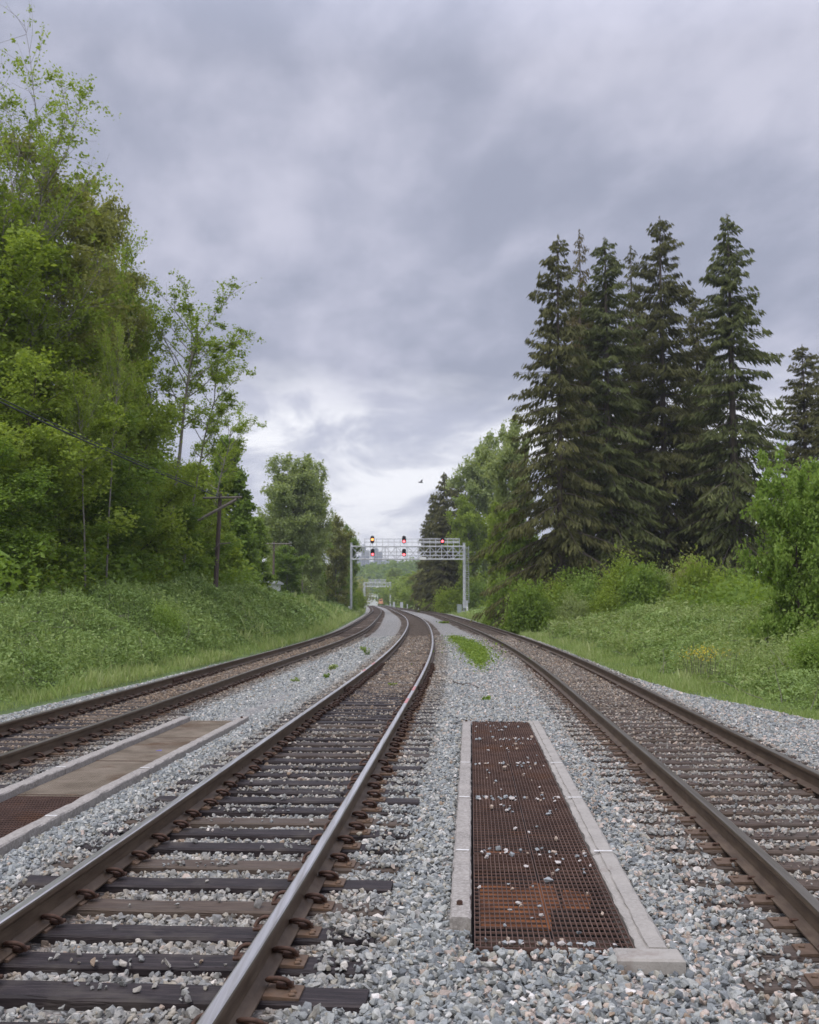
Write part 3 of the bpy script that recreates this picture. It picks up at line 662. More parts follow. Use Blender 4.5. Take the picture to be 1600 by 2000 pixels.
def scatter_ballast():
    r = np.random.default_rng(5); Xs, Ys, Zs, Ss = [], [], [], []
    # y0, y1, density per m2, mean size, layer lift, size spread
    rings = [(2.6, 10, 820, .055, 0), (10, 17, 780, .053, 0), (17, 26, 560, .056, 0), (26, 40, 300, .068, 0), (40, 62, 110, .09, 0), (3.5, 15, 300, .046, 1)]
    for y0, y1, dens, size, lift in rings:
        xa = np.maximum(-.372 * y1 - 2.2, EL(y1) - 1.0); xb = min(.372 * y1 + 1.6, 12)
        xa = max(xa, -9.5); A = (y1 - y0) * (xb - xa); n = int(A * dens)
        X = r.uniform(xa, xb, n); Y = r.uniform(y0, y1, n)
        k = (X > EL(Y) - .15 - r.random(n) * .5) & (X < ER(Y) + .15 + r.random(n) * .5) & (X > -.372 * Y - 1.3) & (X < .372 * Y + 1.3)
        X, Y = X[k], Y[k]
        S = np.minimum(size * np.exp(r.normal(0, .32, len(X))), size * 1.75)
        Z = bed_z(X, Y) + (.002 + .020 * r.random(len(X))) + lift * .014 + np.where(lift == 1, 0, 0)
        # mask trenches
        for T, lw, rw in ((TL, .165, .155), (TR, .145, .19)):
            tin = (Y > T['y0'] - .03) & (Y < T['y1'] + .03) & (X > tx(T, Y, np.where((Y < T['y0'] + .50) & (T is TR), .0, -lw) - S * .35)) & (X < tx(T, Y, T['w'] + rw + S * .35))
            X, Y, Z, S = X[~tin], Y[~tin], Z[~tin], S[~tin]
        eb = (X > tx(TR, Y, .9 - .14)) & (X < tx(TR, Y, .9 + .25)) & (((Y > TR['y0'] - .22) & (Y < TR['y0'] + .1)) | ((Y > TR['y1'] - .1) & (Y < TR['y1'] + .14)))
        X, Y, Z, S = X[~eb], Y[~eb], Z[~eb], S[~eb]
        # mask sleepers and rails
        for fx, rects, zf, cov in ((CX, rectC, Z0, .05), (LX, rectL, zL, .05), (RX, rectR, Z0, .38)):
            ty = np.array([q[1] for q in rects])
            dc = X - fx(Y); e = .05; sl = (fx(Y + e) - fx(Y - e)) / (2 * e)
            yy = Y + dc * sl                      # along-track coordinate at the centre line
            j = np.clip(np.searchsorted(ty, yy), 1, len(ty) - 1); dd = np.minimum(np.abs(ty[j] - yy), np.abs(ty[j - 1] - yy))
            jj = np.where(np.abs(ty[j] - yy) < np.abs(ty[j - 1] - yy), j, j - 1)
            adc = np.abs(dc)
            hsh = np.modf(np.abs(np.sin(jj * 12.9898 + 4.1) * 43758.5453))[0]
            patch = .5 + .5 * lump(X * 1.0, Y * 2.5, 3.0, 31)
            prob = np.clip(cov + (hsh - .5) * .25 + (patch > .78) * .8, 0.0, 1) * np.interp(Y, [6, 14, 25], [.20, .75, 1.3])
            prob = np.where(adc > .95, np.clip(prob + (hsh > .30) * (.40 + .5 * patch) + (.5 if fx is RX else 0), 0, .98), prob)
            prob = np.clip(prob, 0, .98)
            on = (dd < .117 + S * .40) & (adc < 1.3 + S * .3)
            keep_on = on & (r.random(len(X)) < prob)
            Z = np.where(keep_on & (dd < .13), zf(Y) + S * .22 + .002, Z)
            S = np.where(keep_on, S * .72, S)
            plate = (np.abs(adc - .7525 - .03) < .23) & (dd < .12)
            railm = np.abs(adc - .7525) < .079 + S * .35
            kill = (on & ~keep_on) | railm | (plate & (Y < 34))
            # lower stones beside the rail base inside so that the rail stays clear
            nearr = np.abs(adc - .7525) < .22
            Z = np.where(nearr & ~on, Z - .012, Z)
            X, Y, Z, S = X[~kill], Y[~kill], Z[~kill], S[~kill]
        Z = Z + .055 * sm((X - tx(TR, Y, -.1)) / .15) * sm((tx(TR, Y, TR['w']) - X) / .15) * np.exp(-((Y - TR['y0'] + .10) / .16) ** 2)
        Xs.append(X); Ys.append(Y); Zs.append(Z); Ss.append(S)
    X, Y, Z, S = map(np.concatenate, (Xs, Ys, Zs, Ss))
    pink = np.clip(sm((X - (CX(Y) + 1.2)) / 1.2) * .75 + .10, 0, 1) * (.75 + .35 * lump(X, Y, 1.0, 40))
    rust = rust_at(X, Y)
    stones('ballast_stones', X, Y, Z, S, rust, pink, 6, 'crushed grey and pinkish stone spread around and between the tracks')
    print('stones', len(X))
scatter_ballast()
# loose chips lying on the right grating
def loose():
    r = np.random.default_rng(77); src = [o.data for o in stone_col.objects]; m2 = []
    for nm, c in (('pale', (.52, .48, .45)), ('grey', (.30, .32, .325)), ('tan', (.42, .33, .26))):
        m2.append(simple('loose_stone_' + nm, tuple(x * .8 for x in c), tuple(min(1, x * 1.15) for x in c), 3, .85, 0, .3, .02))
    meshes = []
    for k in range(12):
        me = src[k].copy(); me.name = 'loose_stone'; me.materials.clear(); me.materials.append(m2[(0, 1, 1, 0, 2, 1)[k % 6]]); meshes.append(me)
    named = [(.62, 1.95, .10, 0, 'large pale pinkish stone on the rusty grating, biggest of the loose ones'), (.52, 1.45, .085, 1, 'flat long blue-grey stone lying on the near end of the rusty grating'), (.98 - .2, 1.68, .07, 2, 'grey angular stone on the rusty grating close to the right concrete curb'), (.29, .88, .06, 3, 'cream rounded stone on the rusty grating near its lower end')]
    for x, y, s, k, lab in named:
        o = link('loose_stone', meshes[k], None); a = -math.atan(TR['s']); o.location = (tx(TR, TR['y0'], 0) + x * math.cos(a) - y * math.sin(a), TR['y0'] + x * math.sin(a) + y * math.cos(a), .034 + s * .22)
        o.scale = (s, s, s * .7); o.rotation_euler = (0, 0, r.uniform(0, 6)); o['label'] = lab; o['category'] = 'stone'; o['group'] = 'loose stones on the rusty grating'
    for i in range(250):
        row = r.choice([0, 1, 2, 3, 4, 5]); y = row * LR / 5 + r.normal(0, .07) if r.random() < .55 else r.uniform(.1, LR - .1)
        y = min(max(y, .06), LR - .06); x = r.uniform(.04, .86); s = float(np.exp(r.normal(math.log(.039), .28)))
        a = -math.atan(TR['s'])
        o = link('loose_stone', meshes[r.integers(12)], None, (tx(TR, TR['y0'], 0) + x * math.cos(a) - y * math.sin(a), TR['y0'] + x * math.sin(a) + y * math.cos(a), .036 + s * .25))
        o.scale = (s, s, s); o.rotation_euler = (r.normal(0, .3), r.normal(0, .3), r.uniform(0, 6.28))
        o['label'] = 'small chip of crushed stone lying loose on the rusty grating of the right trench'; o['category'] = 'stone'; o['group'] = 'loose stones on the rusty grating'
    for i in range(22):
        y = r.choice([r.uniform(3.0, 4.9), r.uniform(4.0, 4.9)]); x = r.uniform(.1, .85); s = float(np.exp(r.normal(math.log(.038), .2))); a = -math.atan(TL['s'])
        o = link('loose_stone', meshes[r.integers(12)], None, (tx(TL, TL['y0'], 0) + x * math.cos(a) - y * math.sin(a), TL['y0'] + x * math.sin(a) + y * math.cos(a), -.072 + s * .25))
        o.scale = (s, s, s); o.rotation_euler = (r.normal(0, .3), r.normal(0, .3), r.uniform(0, 6.28))
        o['label'] = 'small stone lying on the dark brown mesh of the left trench'; o['category'] = 'stone'; o['group'] = 'loose stones on the left trench mesh'
loose()

# ------------------------------------------------------------------ foliage tools
def unit(v): return v / (np.linalg.norm(v, axis=-1, keepdims=True) + 1e-9)
def leaf_quads(C, size, up=.5, r=None, asp=.55, tint=None, axis=None, droop=0.0, curl=.18):
    """diamond leaves, slightly folded. C (n,3), size (n,)"""
    n = len(C); r = r or rng
    if axis is None: a = r.normal(size=(n, 3)); a[:, 2] = a[:, 2] * (1 - up) - droop; a = unit(a)
    else: a = unit(axis)
    b = r.normal(size=(n, 3)); b[:, 2] *= (1 - up); b = unit(b - (b * a).sum(1, keepdims=True) * a); nn = np.cross(a, b)
    s = size[:, None]
    V = np.stack([C - a * s, C + b * s * asp + nn * s * curl, C + a * s, C - b * s * asp + nn * s * curl], 1).reshape(-1, 3)
    Q = np.arange(4 * n).reshape(n, 4)
    if tint is None: tint = r.random(n)
    return V, Q, np.repeat(tint, 4)
def tube_np(segs, n=5):
    """segs: list of (pts (m,3), radii (m,))"""
    V, Q, o = [], [], 0
    for p, rad in segs:
        p = np.asarray(p, float); m = len(p); T = unit(np.gradient(p, axis=0)); ref = np.where(np.abs(T[:, 2:3]) > .9, [[1., 0, 0]], [[0, 0, 1.]])
        a = unit(np.cross(T, ref)); b = np.cross(T, a); w = np.linspace(0, 2 * np.pi, n, endpoint=False)
        ring = p[:, None] + np.asarray(rad)[:, None, None] * (np.cos(w)[None, :, None] * a[:, None] + np.sin(w)[None, :, None] * b[:, None])
        V.append(ring.reshape(-1, 3)); i = np.arange(m - 1)[:, None] * n + np.arange(n)[None]; j = np.arange(m - 1)[:, None] * n + (np.arange(n)[None] + 1) % n
        Q.append(np.stack([i, i + n, j + n, j], -1).reshape(-1, 4) + o); o += m * n
    return np.concatenate(V), np.concatenate(Q)
def curve(p0, d, L, r, n=5, wob=.12, grav=0.0):
    p = [np.array(p0, float)]; d = np.array(d, float); d /= np.linalg.norm(d)
    for i in range(n):
        d = d + r.normal(0, wob, 3) + np.array([0, 0, grav]); d /= np.linalg.norm(d); p.append(p[-1] + d * L / n)
    return np.array(p)
def broadleaf(seed, H, Rc, base, nlimb, leaf, nleaf, mats, upright=.9, sparse=0.0, prof='round', lean=(0, 0), trunk_r=None, stems=1, clumpR=.5, lowfill=0.0):
    """trunk + limbs + leaves; base = crown base fraction. returns (trunk mesh, crown mesh)"""
    r = np.random.default_rng(seed); segs = []; tips = []
    trunk_r = trunk_r or H * .011 + .03
    for s in range(stems):
        top = H * (.93 if s == 0 else r.uniform(.6, .9)); n = 12; t = np.linspace(0, 1, n)
        off = np.array([r.normal(0, .3), r.normal(0, .3)]) * (s > 0)
        ln = np.array(lean) + (r.normal(0, .10, 2) * H * .5 if s else 0)
        wx = np.cumsum(r.normal(0, H * .006, n)); wy = np.cumsum(r.normal(0, H * .006, n))
        P = np.stack([off[0] + ln[0] * t ** 1.3 + wx * t, off[1] + ln[1] * t ** 1.3 + wy * t, top * t - .3 * (t == 0)], 1)
        segs.append((P, trunk_r * (1 if s == 0 else .7) * (1 - .85 * t) + .012))
        nl = nlimb // stems
        for k in range(nl):
            u = base + (1 - base) * ((k + r.random()) / nl) ** .9
            p0 = np.array([np.interp(u, t, P[:, i]) for i in range(3)]); az = k * 2.4 + r.uniform(-.5, .5)
            v = (u - base) / (1 - base + 1e-6)
            if prof == 'round': w = math.sqrt(max(.05, 1 - (1.7 * v - .75) ** 2 * .85))
            elif prof == 'column': w = .75 + .25 * math.sin(3 * v) - .45 * v ** 3
            elif prof == 'cone': w = 1 - .85 * v
            else: w = .55 + .7 * v - .55 * v ** 4
            L = Rc * w * r.uniform(.75, 1.15); elv = upright * r.uniform(.55, 1.15) * (.6 + .6 * v)
            d = (math.cos(az) * math.cos(elv), math.sin(az) * math.cos(elv), math.sin(elv))
            Lr = L / max(.45, math.cos(elv)); c = curve(p0, d, Lr, r, 6, .13, .03)
            r0 = max(.012, trunk_r * .42 * (1 - .6 * u)); segs.append((c, r0 * np.linspace(1, .18, 7) + .004))
            nsub = max(3, int(Lr * 2.4))
            for q in range(nsub):
                f = r.uniform(.25, 1.0) * 6; i = min(5, int(f)); p1 = c[i] + (c[i + 1] - c[i]) * (f - i); dd = unit(c[i + 1] - c[i]) + r.normal(0, .55, 3)
                sb = curve(p1, dd, Lr * r.uniform(.18, .42), r, 3, .2, .02); segs.append((sb, np.linspace(r0 * .35, .005, 4)))
                if r.random() >= sparse: tips += [sb[-1], sb[-2], sb[1]]
            if r.random() >= sparse: tips += [c[-1], c[-2]]
    tips = np.array(tips)
    if lowfill > 0:
        m = int(len(tips) * lowfill); a = r.uniform(0, 6.28, m); q = np.sqrt(r.random(m)) * Rc * .9
        tips = np.concatenate([tips, np.stack([np.cos(a) * q, np.sin(a) * q, r.uniform(.3, H * base + .5, m)], 1)])
    w = r.gamma(1.6, 1, len(tips)); cnt = r.multinomial(nleaf, w / w.sum()); idx = np.repeat(np.arange(len(tips)), cnt)
    ct = r.random(len(tips)); C = tips[idx] + r.normal(0, 1, (len(idx), 3)) * clumpR * np.array([1, 1, .7]) * (.45 + .75 * ct[idx])[:, None] * .6
    C[:, 2] = np.maximum(C[:, 2], .05)
    sz = leaf * np.exp(r.normal(0, .25, len(C)))
    V, Q, tn = leaf_quads(C, sz, .45, r, .62, np.clip(ct[idx] * .45 + r.random(len(C)) * .55, 0, 1), droop=.15)
    tv, tq = tube_np(segs)
    return mesh_np('trunk', tv, [tq], [mats[0]], smooth=True), mesh_np('crown', V, [Q], [mats[1]], attrs={'tint': tn})
def conifer(seed, H, Rc, base, mats, dens=1.0, spray=.42, thin=0.0, droop=.55, topthin=.15, lop=0.0):
    r = np.random.default_rng(seed); segs = []; C, A, S, Tn = [], [], [], []
    n = 14; t = np.linspace(0, 1, n); wx = np.cumsum(r.normal(0, .03, n)); P = np.stack([wx * t, wx[::-1] * t * .5, H * t], 1); P[0, 2] = -.4
    segs.append((P, (H * .0125) * (1 - t) ** .85 + .015))
    h = base * H
    while h < H * .985:
        u = h / H; v = (h - base * H) / (H * (1 - base))
        env = (1 - v) ** .66 * (.72 + .28 * math.sin(min(1, v * 5 + .35) * 1.57)) 
        nb = r.integers(3, 6)
        for k in range(nb):
            if r.random() < thin + .26 * sm((v - .45) / .3): continue
            az = r.uniform(0, 6.28); L = Rc * env * r.uniform(.40, 1.28) * (1 + .16 * math.sin(h * 1.3 + seed) * math.cos(az + h * .4)) * (1 + lop * math.cos(az)) + .22
            p0 = np.array([np.interp(u, t, P[:, i]) for i in range(3)]); m = 7; s = np.linspace(0, 1, m)
            rise = .30 * v + r.uniform(-.16, .16)
            dz = L * (rise * s - droop * (1 - .6 * v) * s ** 1.7 + .16 * s ** 4)
            ca, sa = math.cos(az), math.sin(az); bend = r.normal(0, .10) * L * s ** 2
            B = np.stack([p0[0] + ca * L * s - sa * bend, p0[1] + sa * L * s + ca * bend, p0[2] + dz], 1)
            segs.append((B, np.linspace(.012 + L * .008, .004, m)))
            ns = int((L * 17 + 6) * dens); f = r.uniform(.12, 1.02, ns) ** .85
            pt = np.stack([np.interp(f, s, B[:, i]) for i in range(3)], 1)
            side = r.choice([-1, 1], ns) * r.uniform(.25, 1, ns); w = (1 - f * .75) * L * .30 + .08
            pt[:, 0] += -sa * side * w * .8; pt[:, 1] += ca * side * w * .8; pt[:, 2] -= np.abs(side) * w * .30 + r.uniform(0, .25, ns) * min(1, L * .4)
            ax = np.stack([ca * .7 - sa * side * .9, sa * .7 + ca * side * .9, -.60 - 1.0 * r.random(ns)], 1) + r.normal(0, .2, (ns, 3))
            C.append(pt); A.append(ax); S.append(spray * (.5 + .5 * min(1, L / 2)) * np.exp(r.normal(0, .25, ns)) * .5); Tn.append(np.clip(r.uniform(0, .45) + f * .12 + r.normal(0, .14, ns), 0, 1))
        h += r.uniform(.16, .30) * (1.25 if v < .6 else .9)
    ns = 30; z = r.uniform(.96, 1.0, ns) * H; C.append(np.stack([P[-1, 0] + r.normal(0, .05, ns), P[-1, 1] + r.normal(0, .05, ns), z], 1)); A.append(r.normal(0, .4, (ns, 3)) + [0, 0, 1]); S.append(np.full(ns, .16)); Tn.append(r.random(ns))
    C, A, S, Tn = map(np.concatenate, (C, A, S, Tn))
    V, Q, tn = leaf_quads(C, S, 0, r, .24, Tn, A, curl=.10)
    tv, tq = tube_np(segs)
    return mesh_np('trunk', tv, [tq], [mats[0]], smooth=True), mesh_np('crown', V, [Q], [mats[1]], attrs={'tint': tn})
def bush(seed, W, H, leaf, nleaf, mats, nst=14, spiky=0.0):
    r = np.random.default_rng(seed); segs = []; cl = []
    for k in range(nst):
        a = r.uniform(0, 6.28); e = r.uniform(.5, 1.35); d = np.array([math.cos(a) * math.cos(e), math.sin(a) * math.cos(e), math.sin(e)])
        L = H * r.uniform(.55, 1.0) if e > .9 else W * .5 * r.uniform(.7, 1.1)
        c = curve((r.normal(0, .12 * W), r.normal(0, .12 * W), -.1), d, L, r, 6, .12, .0); segs.append((c, np.linspace(.022, .005, 7)))
        for q in range(7):
            f = r.uniform(.2, 1) * 6; i = min(5, int(f)); p = c[i] + (c[i + 1] - c[i]) * (f - i); cl.append(p + r.normal(0, .12 + .09 * W, 3) * [1, 1, .7])
        cl.append(c[-1])
    m = 60; a = r.uniform(0, 6.28, m); el = np.arcsin(r.random(m)); q = r.uniform(.6, 1, m)
    cl = np.concatenate([np.array(cl), np.stack([np.cos(a) * np.cos(el) * W / 2 * q, np.sin(a) * np.cos(el) * W / 2 * q, np.sin(el) * H * .9 * q], 1)])
    cl[:, 2] = np.clip(cl[:, 2], .05, None)
    w = r.gamma(1.8, 1, len(cl)); idx = np.repeat(np.arange(len(cl)), r.multinomial(nleaf, w / w.sum())); ct = r.random(len(cl))
    C = cl[idx] + r.normal(0, 1, (len(idx), 3)) * (.10 + .075 * W) * (.5 + ct[idx])[:, None]; C[:, 2] = np.abs(C[:, 2])
    V, Q, tn = leaf_quads(C, leaf * np.exp(r.normal(0, .25, len(C))), .4, r, .55, np.clip(ct[idx] * .45 + r.random(len(C)) * .55, 0, 1))
    tv, tq = tube_np(segs, 4)
    return mesh_np('stem', tv, [tq], [mats[0]], smooth=True), mesh_np('foliage', V, [Q], [mats[1]], attrs={'tint': tn})
def plant_tree(name, ms, X, Y, label, cat, group, z=None, sc=(1, 1, 1), rz=0.0, names=('trunk', 'crown'), mat=None):
    if z is None: z = float(mound(X, Y)) - .05
    o = thing(name, label, cat, (X, Y, z), rz, group); o.scale = sc
    for nm, me in zip(names, ms):
        c = link(nm, me, o)
        if mat and nm in ('crown', 'foliage'): 
            c.material_slots[0].link = 'OBJECT'; c.material_slots[0].material = mat
    return o

# ---- prototypes (real sizes) -------------------------------------------------
PR = {}
PR['tall_a'] = (broadleaf(1, 18, 3.4, .22, 40, .105, 36000, (M['bark'], M['leaf']), .9, .05, 'column', (.6, 0), clumpR=.62, lowfill=.1), 18.6, 3.9)
PR['tall_b'] = (broadleaf(2, 18, 3.2, .18, 40, .10, 30000, (M['bark_pale'], M['leaf_olive']), 1.0, .05, 'column', (-.4, 0), clumpR=.6, lowfill=.08), 18, 3.2)
PR['mid_a'] = (broadleaf(3, 10, 3.2, .10, 36, .085, 40000, (M['bark'], M['leaf']), .75, .02, 'round', (.2, 0), stems=2, clumpR=.6, lowfill=.22), 10, 3.2)
PR['mid_b'] = (broadleaf(4, 10, 3.0, .08, 36, .082, 38000, (M['bark_moss'], M['leaf_deep']), .7, .02, 'round', (-.2, 0), stems=2, clumpR=.6, lowfill=.25), 10, 3.0)
PR['sparse_a'] = (broadleaf(5, 17, 3.0, .42, 26, .105, 11500, (M['bark_pale'], M['leaf']), 1.15, .35, 'vase', (1.4, 0), .13, clumpR=.42), 17, 3.0)
PR['sparse_b'] = (broadleaf(6, 17, 2.8, .38, 24, .10, 9500, (M['bark_pale'], M['leaf']), 1.05, .42, 'vase', (1.9, 0), .12, clumpR=.40), 17, 2.8)
PR['open_a'] = (broadleaf(51, 17, 3.2, .64, 18, .085, 9000, (M['bark_pale'], M['leaf']), .95, .22, 'round', (1.7, 0), .19, clumpR=.40), 20.5, 3.6)
PR['open_b'] = (broadleaf(52, 17, 2.6, .60, 18, .085, 6500, (M['bark_pale'], M['leaf']), .95, .30, 'round', (2.6, 0), .15, clumpR=.38), 20.5, 3.0)
PR['sparse_tall'] = (broadleaf(53, 25, 4.6, .52, 30, .10, 10500, (M['bark_pale'], M['leaf']), 1.2, .40, 'vase', (.8, 0), .20, clumpR=.42, stems=2), 29.5, 5.0)
PR['edge'] = (broadleaf(7, 10, 2.4, .04, 46, .13, 46000, (M['bark'], M['leaf_deep']), .55, .0, 'cone', (.5, 0), clumpR=.5, lowfill=.3), 10, 2.4)
PR['round'] = (broadleaf(8, 19, 4.6, .22, 60, .20, 42000, (M['bark'], M['leaf_pale']), .75, .0, 'round', (0, 0), clumpR=.8, lowfill=.05), 22, 5.0)
PR['round_b'] = (broadleaf(9, 18, 3.8, .12, 50, .20, 30000, (M['bark_pale'], M['leaf_olive']), .9, .05, 'column', (0, 0), clumpR=.7, lowfill=.12), 20.5, 5.0)
PR['maple'] = (broadleaf(10, 6.4, 3.2, .10, 42, .105, 34000, (M['bark'], M['leaf_bright']), .6, .0, 'round', (0, 0), stems=3, clumpR=.40, lowfill=.2), 7.0, 4.2)
PR['con_a'] = (conifer(20, 29, 5.0, .06, (M['bark'], M['needle']), 1.5, .46), 29, 4.7)
PR['con_b'] = (conifer(21, 29, 4.4, .05, (M['bark'], M['needle_green']), 1.5, .46, droop=.75), 29, 4.2)
PR['con_c'] = (conifer(22, 28, 5.4, .03, (M['bark'], M['needle']), 1.45, .48, droop=.7, lop=-.12), 28, 5.0)
PR['con_thin'] = (conifer(23, 29, 3.2, .30, (M['bark'], M['needle_brown']), .55, .5, thin=.15, droop=.35), 29, 3.2)
PR['con_far'] = (conifer(24, 20, 3.4, .06, (M['bark'], M['needle']), .8, .75), 20, 3.4)
PR['bush_a'] = (bush(30, 3.0, 2.4, .075, 15000, (M['bark'], M['leaf'])), 3.0, 2.0)
PR['bush_b'] = (bush(31, 3.2, 2.0, .07, 15000, (M['bark'], M['leaf_bright'])), 2.6, 2.1)
PR['bush_far'] = (bush(32, 5.5, 4.5, .17, 12000, (M['bark'], M['leaf_deep']), 20), 5.4, 3.5)
NAMES = {'bush_a': 1, 'bush_b': 1, 'bush_far': 1}
def tree(proto, px, Y, top, name, label, cat, group, half=None, mat=None, z=None, rz=None, dx=0):
    ms, H, Rc = PR[proto]
    if group == G4 and proto != 'maple' and 40 < Y < 68: Y = 66 + (Y - 40) * .45
    if group == G1:
        need = 5.2 if px in (206, 166) else 7.6 if proto[:4] == 'open' else 8.5 if top > 740 else 10.5
        while float(EL(Y)) - at(px, 1173, Y)[0] < need: Y += .5
    X = at(px, 1173, Y)[0]; zt = at(px, top, Y)[1]
    zb = (float(mound(X, Y)) - .1) if z is None else z
    sz = max(.15, (zt - zb) / H); sx = sz if half is None else half / 2150.0 * Y / Rc
    if sx > sz * 1.9: sx = sz * 1.9
    if rz is None: rz = (px * 12.9898 + Y * 7.1) % 6.28
    nm = ('stem', 'foliage') if proto in NAMES else ('trunk', 'crown')
    return plant_tree(name, ms, X, Y, label, cat, group, zb, (sx, sx, sz), rz, nm, mat)
G1 = 'leafy trees behind the bramble bank'; G2 = 'tall dark conifers beyond the meadow'; G3 = 'trees along the far tracks'; G4 = 'shrubs in front of the conifers'
LM = M
